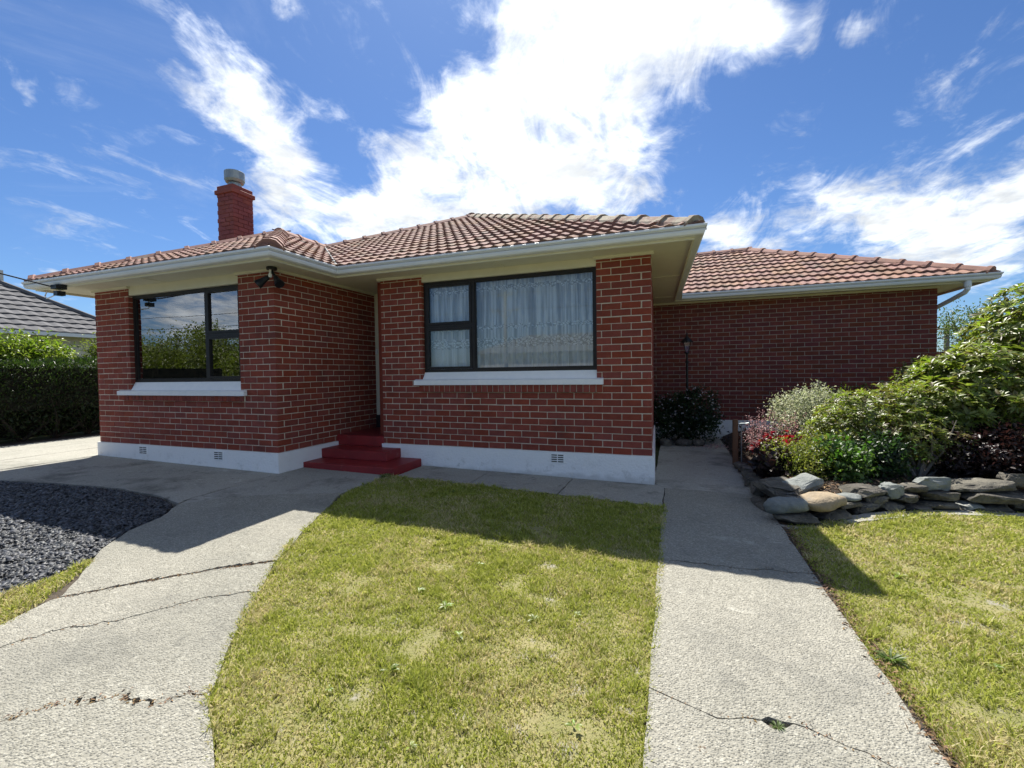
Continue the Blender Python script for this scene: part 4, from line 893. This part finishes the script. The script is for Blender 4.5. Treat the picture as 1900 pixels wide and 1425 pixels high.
# rhododendron with rosettes of big leaves; the leaves nearest the camera are pieces of their own
def rhodo(name, ells, nro, L, label, base, zmin=-.2, single=0, old=.25, seed=3):
    g = thing(name, base, label, 'shrub'); P, N = crown(ells, nro, .28)
    k = P[:, 2] > zmin; P, N = P[k], N[k]; m = len(P); per = 9
    ax = unit(N*.7+np.array([0, 0, .75])+rng.normal(size=(m, 3))*.25); e1 = unit(np.cross(ax, rng.normal(size=(m, 3)))); e2 = np.cross(ax, e1)
    PP, AA, NN = [], [], []
    for j in range(per):
        a = 2*np.pi*j/per+rng.uniform(-.25, .25, m); el = rng.uniform(.05, .75, m)
        d = e1*np.cos(a)[:, None]+e2*np.sin(a)[:, None]; PP.append(P+d*.008); AA.append(d*np.cos(el)[:, None]+ax*np.sin(el)[:, None]); NN.append(ax*np.cos(el)[:, None]-d*np.sin(el)[:, None])
    P_, A_, N_ = np.concatenate(PP), np.concatenate(AA), np.concatenate(NN); Ls = L*rng.uniform(.65, 1.2, len(P_)); Ws = Ls*rng.uniform(.28, .36, len(P_))
    dist = np.linalg.norm(P_-np.array(CAM), axis=1); vis = in_view(P_[:, :2], .5, .98); order = np.argsort(np.where(vis, dist, 99)-Ls*3)
    if single:
        V0, F0 = leaf_geo(np.zeros((1, 3)), np.array([[1., 0, 0]]), np.array([[0, 0, 1.]]), 1.0, .32, True); lm = npm('leaf', V0, F0); lm.materials.append(M['rhodo_leaf'])
        for i in order[:single]:
            a = Vector(A_[i]).normalized(); s_ = a.cross(Vector(N_[i])).normalized(); nn = s_.cross(a)
            o = bpy.data.objects.new('leaf', lm); COL.objects.link(o); o.parent = g; o.matrix_basis = Matrix.Translation(Vector(P_[i])-wloc(g)) @ Matrix((a, -s_, nn)).transposed().to_4x4() @ Matrix.Diagonal((Ls[i],)*3+(1,))
    rest = order[single:]; cut = int(len(rest)*(1-old)); rest = rng.permutation(rest)
    for nm, sel, mt in (('foliage', rest[:cut], 'rhodo_leaf'), ('old_foliage', rest[cut:], 'rhodo_old')):
        V, F = leaf_geo(P_[sel], A_[sel], N_[sel], Ls[sel], Ws[sel], True); npart(nm, V, F, mt, g)['kind'] = 'stuff'
    branches((base[0], base[1], base[2]-.03), ells, g, 12, .032, seed=seed)
    return g
gb = lambda x: gz(x)+.15
rhodo('rhododendron', [((4.05, 1.75, .82), (.75, .6, .50)), ((4.68, 2.3, 1.38), (.66, .7, .43)), ((3.82, 2.1, .86), (.46, .5, .36)), ((4.9, 2.4, 1.75), (.6, .6, .40)), ((3.55, 1.55, .55), (.55, .5, .35)), ((4.15, 1.35, .48), (.6, .5, .45)), ((3.5, 1.35, .40), (.45, .4, .32))], 1900, .105, 'tall rhododendron with rosettes of large glossy leaves at the back of the bed', (3.95, 1.75, gb(4)), single=300)
rhodo('azalea', [((2.55, 1.25, .38), (.55, .5, .38)), ((2.95, 1.45, .50), (.5, .5, .34)), ((2.25, 1.0, .20), (.45, .42, .36)), ((2.75, .95, .2), (.48, .42, .38)), ((3.25, 1.35, .45), (.45, .4, .34)), ((3.1, 1.0, .15), (.4, .35, .3))], 1700, .062, 'broad mid-green shrub with leggy grey stems beside the tall rhododendron', (2.75, 1.05, gb(2.7)), old=.4, seed=5)
gl = bpy.data.objects['azalea']; jr = random.Random(21); mb = MB(); b0 = Vector((2.88, .72, gb(2.9)-.05))
for i in range(13):
    tip = Vector((2.88+jr.uniform(-.55, .6), .75+jr.uniform(-.15, .5), jr.uniform(.05, .45))); md = b0.lerp(tip, .5)+Vector((jr.uniform(-.08, .08), jr.uniform(-.1, .02), jr.uniform(-.06, .05)))
    mb.tube([b0, b0.lerp(md, .5)+Vector((jr.uniform(-.03, .03), jr.uniform(-.03, .03), .02)), md, tip], [.024, .018, .012, .004], 6)
    for _ in range(3): t2 = md+Vector((jr.uniform(-.2, .2), jr.uniform(-.2, .1), jr.uniform(.02, .22))); mb.tube([md, md.lerp(t2, .5)+Vector((0, 0, jr.uniform(-.02, .03))), t2], [.008, .005, .002], 5)
mb.build('bare_stems', 'grey_bark', gl)
def shrub(name, ells, n, L, Wd, mat, label, base, hi=False, inner=.45, clump=260, csize=.06, cat='shrub', zmin=None, br=7, up=.3, group=None):
    g = thing(name, base, label, cat, group); foliage('foliage', ells, n, L, Wd, mat, g, inner, clump, csize, hi, up, zmin=zmin if zmin is not None else base[2]-.02)
    if br: branches((base[0], base[1], base[2]-.04), ells, g, br, .012, seed=int(base[0]*100))
    return g
shrub('variegated_shrub', [((2.0, 2.2, .36), (.30, .32, .30)), ((2.3, 2.35, .44), (.36, .32, .30)), ((2.0, 1.9, .16), (.30, .28, .26))], 8000, .045, .024, 'varieg_leaf', 'cream and green variegated shrub in front of the windowless brick wall', (2.05, 2.1, gb(2)))
shrub('gold_shrub', [((1.55, .55, -.03), (.24, .22, .17)), ((1.82, .52, .0), (.24, .22, .19)), ((1.68, .30, -.08), (.25, .18, .13)), ((2.0, .75, .08), (.22, .22, .22))], 6500, .034, .018, 'gold_leaf', 'small-leaved yellow-green bush behind the pale boulder', (1.7, .5, gb(1.7)))
shrub('leafy_herb', [((2.08, .25, -.04), (.17, .16, .18)), ((2.0, .38, .03), (.15, .15, .16))], 1700, .055, .04, 'herb_leaf', 'fresh green leafy plant just behind the stones', (2.05, .28, gb(2)), br=4)
shrub('dark_green_bush', [((2.42, .55, -.02), (.26, .25, .24))], 2600, .055, .036, 'dark_leaf', 'dark green broad-leaved plant between the fresh herb and the leggy stems', (2.5, .55, gb(2.5)), br=5)
shrub('purple_shrub', [((3.40, .75, .02), (.34, .26, .22)), ((3.75, .85, .06), (.38, .28, .24)), ((4.1, .95, .10), (.35, .3, .26)), ((3.55, 1.0, .12), (.4, .28, .2))], 6500, .055, .035, 'purple_leaf', 'low dark purple-leaved shrub spilling towards the stones under the rhododendron', (3.5, .85, gb(3.5)))
shrub('dark_heuchera', [((1.40, .55, -.13), (.17, .17, .10))], 420, .09, .075, 'purple_leaf', 'low blackish-purple foliage clump beside the wooden post', (1.40, .55, gb(1.4)-.05), hi=True, br=0, cat='plant')
shrub('red_heuchera', [((1.68, 1.45, -.07), (.26, .16, .09)), ((1.48, 1.5, -.08), (.16, .13, .08))], 420, .085, .07, 'red_leaf', 'low crimson-leaved clump at the foot of the pink flower spikes', (1.55, 1.45, gb(1.5)-.03), hi=True, br=0, cat='plant')
shrub('bronze_filler', [((1.75, 1.75, -.02), (.35, .25, .16)), ((1.5, 2.2, -.05), (.3, .3, .16)), ((1.45, .95, -.10), (.16, .3, .12))], 2600, .05, .03, 'purple_leaf', 'bronze-leaved ground plants between the path and the variegated shrub', (1.6, 1.8, gb(1.6)-.02), br=3, cat='plant')
shrub('background_bush', [((3.3, 2.7, .35), (.6, .45, .42)), ((2.75, 2.75, .3), (.4, .4, .42)), ((4.0, 3.0, .6), (.7, .5, .6)), ((4.9, 3.1, .9), (.8, .6, .8))], 9000, .06, .03, 'olive_leaf', 'olive-green bush filling the bed against the wing wall', (3.4, 2.8, gb(3.4)))
# pink flower spikes
sp = thing('flower_spikes', (1.62, 1.75, gb(1.6)-.02), 'airy pale pink flower spikes standing above the crimson leaves', 'flowers'); mb = MB(); jr = random.Random(4); PP = []
for i in range(60):
    x, y = jr.uniform(1.25, 1.95), jr.uniform(1.35, 2.2); h = jr.uniform(.42, .78)*(1 if i % 3 else .8); z0 = gz(x)+.05; tip = Vector((x+jr.uniform(-.07, .07), y+jr.uniform(-.06, .06), z0+h)); b = Vector((x, y, z0))
    mb.tube([b, b.lerp(tip, .6)+Vector((jr.uniform(-.015, .015), 0, 0)), tip], [.0025, .002, .001], 4)
    for _ in range(46):
        f = jr.uniform(.42, 1); c = b.lerp(tip, f); w = .045*(1.15-f)+.006; PP.append((c.x+jr.gauss(0, w), c.y+jr.gauss(0, w), c.z+jr.gauss(0, .01)))
mb.build('stems', 'bark', sp); PP = np.array(PP); m = len(PP)
V, F = leaf_geo(PP, rng.normal(size=(m, 3)), rng.normal(size=(m, 3)), rng.uniform(.011, .020, m), rng.uniform(.008, .014, m)); npart('petals', V, F, 'petal_pink', sp)['kind'] = 'stuff'
# bush round the lamp post with small white flowers
fbells = [((.30, 3.75, .16), (.50, .42, .42)), ((.62, 3.6, .25), (.42, .38, .42)), ((-.02, 3.5, .05), (.35, .35, .38)), ((.82, 3.55, .05), (.28, .3, .3)), ((.35, 3.35, -.05), (.5, .25, .24))]
fb_ = shrub('flowering_bush', fbells, 9500, .055, .030, 'dark_leaf', 'dark green bush dotted with small white flowers round the lamp post', (.4, 3.6, gz(.4)), zmin=gz(.4)-.02)
P, N = crown(fbells, 420, .05); P += N*.03; k = N[:, 1] < .3; P, N = P[k], N[k]; m = len(P)
Pp = np.repeat(P, 5, 0); Np = np.repeat(N, 5, 0); V, F = leaf_geo(Pp, unit(rng.normal(size=(5*m, 3))+Np*.3), Np, .024, .016); npart('flowers', V, F, 'petal_white', fb_)['kind'] = 'stuff'
for i, (x, y, s, lab) in enumerate(((.10, 3.02, .26, 'rounded brown stone at the foot of the white-flowered bush, beside the brick corner'), (.40, 3.08, .30, 'dark angular stone at the foot of the white-flowered bush'), (.66, 3.14, .22, 'small grey stone at the foot of the white-flowered bush'))):
    o = stone(x, y, gz(x)+.04, s, .16, .2, 10*i, 'stone', 90+i, .3); o.parent = None; o.location = (x, y, gz(x)+.04); o.name = 'edging_stone'; tag(o, lab, 'stone')
n = 260; P = np.column_stack([rng.normal(.95, .22, n), rng.normal(3.15, .18, n)]); V, F = leaf_geo(np.column_stack([P, gza(P[:, 0])+.006+rng.uniform(0, .01, n)]), np.column_stack([rng.normal(size=(n, 2)), np.zeros(n)]), unit(np.array([0, 0, 1.])+.3*rng.normal(size=(n, 3))), .025, .018)
tag(npart('fallen_petals', V, F, 'petal_pink'), 'scatter of fallen pink petals at the end of the path', 'petals', kind='stuff')

# lamp post
lp = thing('lamp_post', (.49, 3.9, gz(.5)), 'slim black lantern lamp post rising from the white-flowered bush', 'lamp post'); X, Y = .49, 3.9
MB().lathe((X, Y, gz(.5)-.02), [(.06, 0), (.06, .05), (.032, .09), (.030, .5), (.024, .55), (.022, 1.55), (.034, 1.56), (.034, 1.585), (.018, 1.60), (.016, 1.72), (.032, 1.735), (.036, 1.76)], 12).build('post', 'black_metal', lp)
zl = gz(.5)+1.74
for k in range(4):
    a = R(45+90*k); c, s = math.cos(a), math.sin(a); MB().tube([(X+.040*c, Y+.040*s, zl), (X+.088*c, Y+.088*s, zl+.20)], .007, 5).build('lantern_bar', 'black_metal', lp)
    a2 = R(45+90*(k+1)); c2_, s2_ = math.cos(a2), math.sin(a2)
    part('lantern_pane', [(X+.036*c, Y+.036*s, zl+.005), (X+.036*c2_, Y+.036*s2_, zl+.005), (X+.084*c2_, Y+.084*s2_, zl+.2), (X+.084*c, Y+.084*s, zl+.2)], [(0, 1, 2, 3)], 'glass', lp)
MB().lathe((X, Y, zl), [(.05, -.012), (.05, .004)], 4).build('lantern_base', 'black_metal', lp)
MB().lathe((X, Y, zl+.2), [(.115, 0), (.118, .012), (.06, .075), (.035, .095), (.03, .11), (.014, .125), (.018, .15), (.006, .20)], 8).build('lantern_roof', 'black_metal', lp)
# timber post and tap stake by the path
wp = box('timber_post', (1.055, 1.125, 1.54, 1.61, gz(1.1)-.1, .312), 'wood', None, .006); tag(wp, 'short square weathered timber post standing at the path edge', 'post')
stk = thing('tap_stake', (1.175, 1.60, gz(1.15)), 'thin pale metal stake with a garden tap beside the timber post', 'tap')
MB().tube([(1.175, 1.60, gz(1.15)-.1), (1.175, 1.60, .235)], .008, 8).build('stake', 'galv', stk)
MB().tube([(1.13, 1.59, .24), (1.175, 1.60, .245), (1.23, 1.59, .25), (1.27, 1.57, .262)], [.009, .013, .011, .009], 8).tube([(1.27, 1.57, .262), (1.272, 1.567, .225)], .009, 8).build('tap', 'galv', stk)

V, F = leaf_geo(WEEDS[0], WEEDS[1].astype(float), WEEDS[2].astype(float), WEEDS[3], WEEDS[3]*.42, True, droop=.3)
tag(npart('lawn_weeds', V, F, 'lawn_weed'), 'low broad-leaved weeds scattered through the lawns', 'weeds', kind='stuff')
# weeds at the edges of the slabs
wi = 0
for x, y, s, lab in ((-3.27, -.83, .09, 'small weed growing at the corner of the red steps'), (1.24, -3.05, .06, 'pale leafy weed at the edge of the garden path'), (.64, -3.70, .028, 'tuft of weeds in the hole broken in the garden path'), (.36, -3.92, .020, 'dry yellow weed tuft on the garden path below the crack')):
    n = 70; a = rng.uniform(0, 2*np.pi, n); rr_ = rng.random(n)*.3*s; P = np.column_stack([x+rr_*np.cos(a), y+rr_*np.sin(a), np.full(n, gz(x)-.01)]); A_ = np.column_stack([np.cos(a), np.sin(a), rng.uniform(.2, 1.6, n)])
    V, F = leaf_geo(P, A_, np.column_stack([-np.cos(a), -np.sin(a), np.ones(n)]), s*rng.uniform(.5, 1.1, n), s*.14, True, droop=.35); tag(npart('weed', V, F, 'weed_leaf' if wi < 3 else 'dry_leaf'), lab, 'weed'); wi += 1

# ------------------------------------------------------------------ beyond the garden
def tree(name, x, y, h, cr_, label, mat='tree_leaf', n=9000, seed=1, sparse=False, L=.12, z0=None, group=None):
    jr = random.Random(seed); b = Vector((x, y, gz(x)-.05 if z0 is None else z0)); g = thing(name, b, label, 'tree', group)
    el = [((x+jr.uniform(-.6, .6)*cr_, y+jr.uniform(-.6, .6)*cr_, b.z+h*jr.uniform(.5, .88)), (cr_*jr.uniform(.35, .55), cr_*jr.uniform(.35, .55), h*jr.uniform(.12, .2))) for _ in range(11)]
    mb = MB().tube([b, b+Vector((jr.uniform(-.1, .1), 0, h*.3)), b+Vector((jr.uniform(-.2, .2), 0, h*.62)), b+Vector((0, 0, h*.9))], [.035*h, .026*h, .015*h, .004*h], 8)
    mb.build('trunk', 'bark', g); branches((b.x, b.y, b.z+h*.25), el, g, 11, .012*h, 'limb', seed=seed)
    foliage('crown', el, n, L, L*.45, mat, g, .6, 130 if sparse else 320, cr_*(.09 if sparse else .11)); return g
tree('feathery_tree', 9.6, 12.2, 3.5, 1.5, 'wispy grey-green tree standing beyond the rhododendron', 'tree_leaf', 5200, 5, True, .09)
tree('round_tree', 10.6, 9.6, 2.8, 1.2, 'rounded green tree just beyond the end of the wing', 'olive_leaf', 9000, 6, L=.10)
tree('tall_tree', 12.6, 12.8, 4.5, 2.0, 'taller tree behind the feathery one', 'tree_leaf', 9000, 8, L=.12)
fn = thing('timber_fence', (6.6, 9.0, gz(6.6)), 'brown timber paling fence glimpsed past the end of the wing', 'fence')
for i in range(26): box('paling', (5.0+i*.13, 5.12+i*.13, 9.0+.01*(i % 2), 9.02+.01*(i % 2), gz(6)-.1, 1.42), 'wood', fn)
MB().box(5.0, 8.4, 9.035, 9.08, .2, .29).box(5.0, 8.4, 9.035, 9.08, 1.1, 1.19).build('rail', 'wood', fn)
def power_pole(x, y, top, label, arm_dir, n_arm=1, al=2.0):
    g = thing('power_pole', (x, y, gz(x)), label, 'power pole'); d = Vector((*arm_dir, 0)).normalized()
    MB().tube([(x, y, gz(x)-.3), (x, y, top)], [.16, .10], 10).build('pole', 'pole_wood', g)
    for k in range(n_arm):
        z = top-.25-k*1.0; c = Vector((x, y, z)); half = al/2 if (k or n_arm == 1) else al*.28
        MB().tube([c-d*half, c+d*half], .055, 6).build('crossarm', 'pole_wood', g)
        if k: MB().tube([c-d*half*.55, c+Vector((0, 0, -.6))], .03, 5).tube([c+d*half*.55, c+Vector((0, 0, -.6))], .03, 5).build('brace', 'pole_wood', g)
        for f in (-.92, -.5, .5, .92): MB().lathe(c+d*half*f+Vector((0, 0, .05)), [(.03, 0), (.05, .05), (.05, .09), (.025, .12)], 8).build('insulator', 'black_plastic', g)
    return g
power_pole(14.0, 25.0, 3.3, 'distant power pole seen past the end of the wing', (1, .2), 1, 1.5)
power_pole(-10.3, -21.9, 6.4, 'street power pole mirrored in the net-curtained window', (1, .05), 2)
def wire(pts_ends, sag, r, label, name='overhead_wire', group=None, cat='wire'):
    a, b = map(Vector, pts_ends); P = [a.lerp(b, i/24)-Vector((0, 0, sag*4*(i/24)*(1-i/24))) for i in range(25)]
    o = MB().tube(P, r, 5).build(name, 'wire', None); tag(o, label, cat, group)
wire(((6.0, 27, 2.8), (14.0, 25, 2.55)), .05, .03, 'overhead wire running to the distant power pole past the wing')
sc_ = thing('service_cable', (-8.45, -1.66, 2.40), 'black service cable with twin clamps fixed to the fascia over the driveway bay', 'cable')
a, b = Vector((-8.52, -1.70, 2.43)), Vector((-14.3, -12.0, 6.4)); MB().tube([a.lerp(b, i/24)-Vector((0, 0, .25*4*(i/24)*(1-i/24))) for i in range(25)], .011, 6).build('cable', 'wire', sc_)
MB().box(-8.52, -8.38, -1.72, -1.59, 2.395, 2.455).build('clamp', 'black_plastic', sc_); MB().box(-8.50, -8.40, -1.70, -1.60, 2.30, 2.365).build('clamp', 'black_plastic', sc_)
MB().tube([(-8.45, -1.63, 2.40), (-8.47, -1.66, 2.33), (-8.56, -1.70, 2.28), (-8.72, -1.68, 2.27), (-8.9, -1.62, 2.33), (-9.0, -1.55, 2.42)], .008, 6).build('loop', 'white_plastic', sc_)
wire(((-10.8, -21.9, 5.25), (-60, -20, 5.6)), .5, .02, 'street wires mirrored in the windows', group='street wires'); wire(((-9.6, -21.9, 5.25), (50, -24, 5.6)), .5, .02, 'street wires mirrored in the windows', group='street wires')
wire(((-10.6, -21.9, 6.3), (-60, -21, 6.6)), .5, .02, 'street wires mirrored in the windows', group='street wires'); wire(((-10.0, -21.9, 6.3), (50, -25, 6.6)), .5, .02, 'street wires mirrored in the windows', group='street wires')
# neighbour's house over the hedge
nb = thing('neighbour_house', (-25, 0, gz(-12)), 'neighbouring house with grey tiled hip roof showing above the hedge', 'house')
xe, yc, ze, tp = -20.0, 6.2, 2.66, .65; run = 5.0; yl = -4.0; cs = 1/math.sqrt(1+tp*tp); sn = tp*cs
MB().box(xe-2*run+.5, xe-.5, yl+.5, yc-.5, gz(-12)-.1, ze+.05).build('wall', 'nbr_wall', nb)
rf = part('roof', [(xe,yl,ze),(xe,yc,ze),(xe-run,yc-run,ze+run*tp),(xe-run,yl+run,ze+run*tp),(xe-2*run,yl,ze),(xe-2*run,yc,ze)], [(0,1,2,3),(1,5,2),(5,4,3,2),(4,0,3)], 'nbr_tile', nb)
V = []; F = []; s = 0.0
while s < run/cs-.1:
    c = s*cs; y = yl+c
    while y < yc-c:
        w = min(.33, yc-c-y)
        p_ = lambda yy, ss, h: (xe-ss*cs+h*sn, yy, ze+ss*sn+h*cs)
        n = len(V); V += [p_(y, s, .005), p_(y, s, .05), p_(y+w*.5, s, .075), p_(y+w, s, .05), p_(y+w, s, .005), p_(y, s+.36, .01), p_(y+w*.5, s+.36, .035), p_(y+w, s+.36, .01)]
        F += [(n, n+4, n+3, n+2, n+1), (n+1, n+2, n+6, n+5), (n+2, n+3, n+7, n+6)]; y += .33
    s += .36
part('roof_tiles', V, F, 'nbr_tile', rf)['kind'] = 'stuff'
MB().tube([(xe, yc, ze+.05), (xe-run, yc-run, ze+run*tp+.05)], .10, 6).build('hip_cap', 'nbr_tile', rf)
MB().tube([(xe-run, yc-run, ze+run*tp+.05), (xe-run, yl+run, ze+run*tp+.05)], .10, 6).build('ridge_cap', 'nbr_tile', rf)
MB().box(xe-.02, xe+.10, yl, yc, ze-.12, ze).build('gutter', 'gutter', nb)
MB().box(xe-3.4, xe-2.9, 2.9, 3.4, ze+1.4, ze+2.4).build('chimney', 'nbr_wall', nb)
# across the street, mirrored in the windows
tag(sheet('street', [(-70,-17),(70,-17),(70,-11.5),(-70,-11.5)], 'asphalt', -.08, .03, step=20, jit=0), kind='structure')
for i, (x, y, h, cr_, s) in enumerate(((-22.6,-13.2,3.9,2.2,11),(-20.2,-12.4,3.0,1.8,12),(-26.5,-13,3.2,2.4,13),(-30,-14,3.4,2.6,14),(-17.6,-11.0,2.4,1.5,15),(-24.0,-12,2.6,2.2,17))):
    tree('street_tree', x, y, h, cr_, 'leafy trees across the street, mirrored in the driveway-side window', 'olive_leaf', 5200, s, L=.15, group='trees across the street')
oh = thing('weatherboard_house', (-7, -27, gz(-7)), 'pale weatherboard house across the street, mirrored in the net-curtained window', 'house')
MB().box(-14, 0, -32, -26, -.4, 2.5).build('wall', 'nbr_wall', oh)
part('roof', [(-14.5,-25.5,2.5),(.5,-25.5,2.5),(-3,-29,4.1),(-11,-29,4.1),(-14.5,-32.5,2.5),(.5,-32.5,2.5)], [(0,1,2,3),(1,5,2),(5,4,3,2),(4,0,3)], 'nbr_tile', oh)
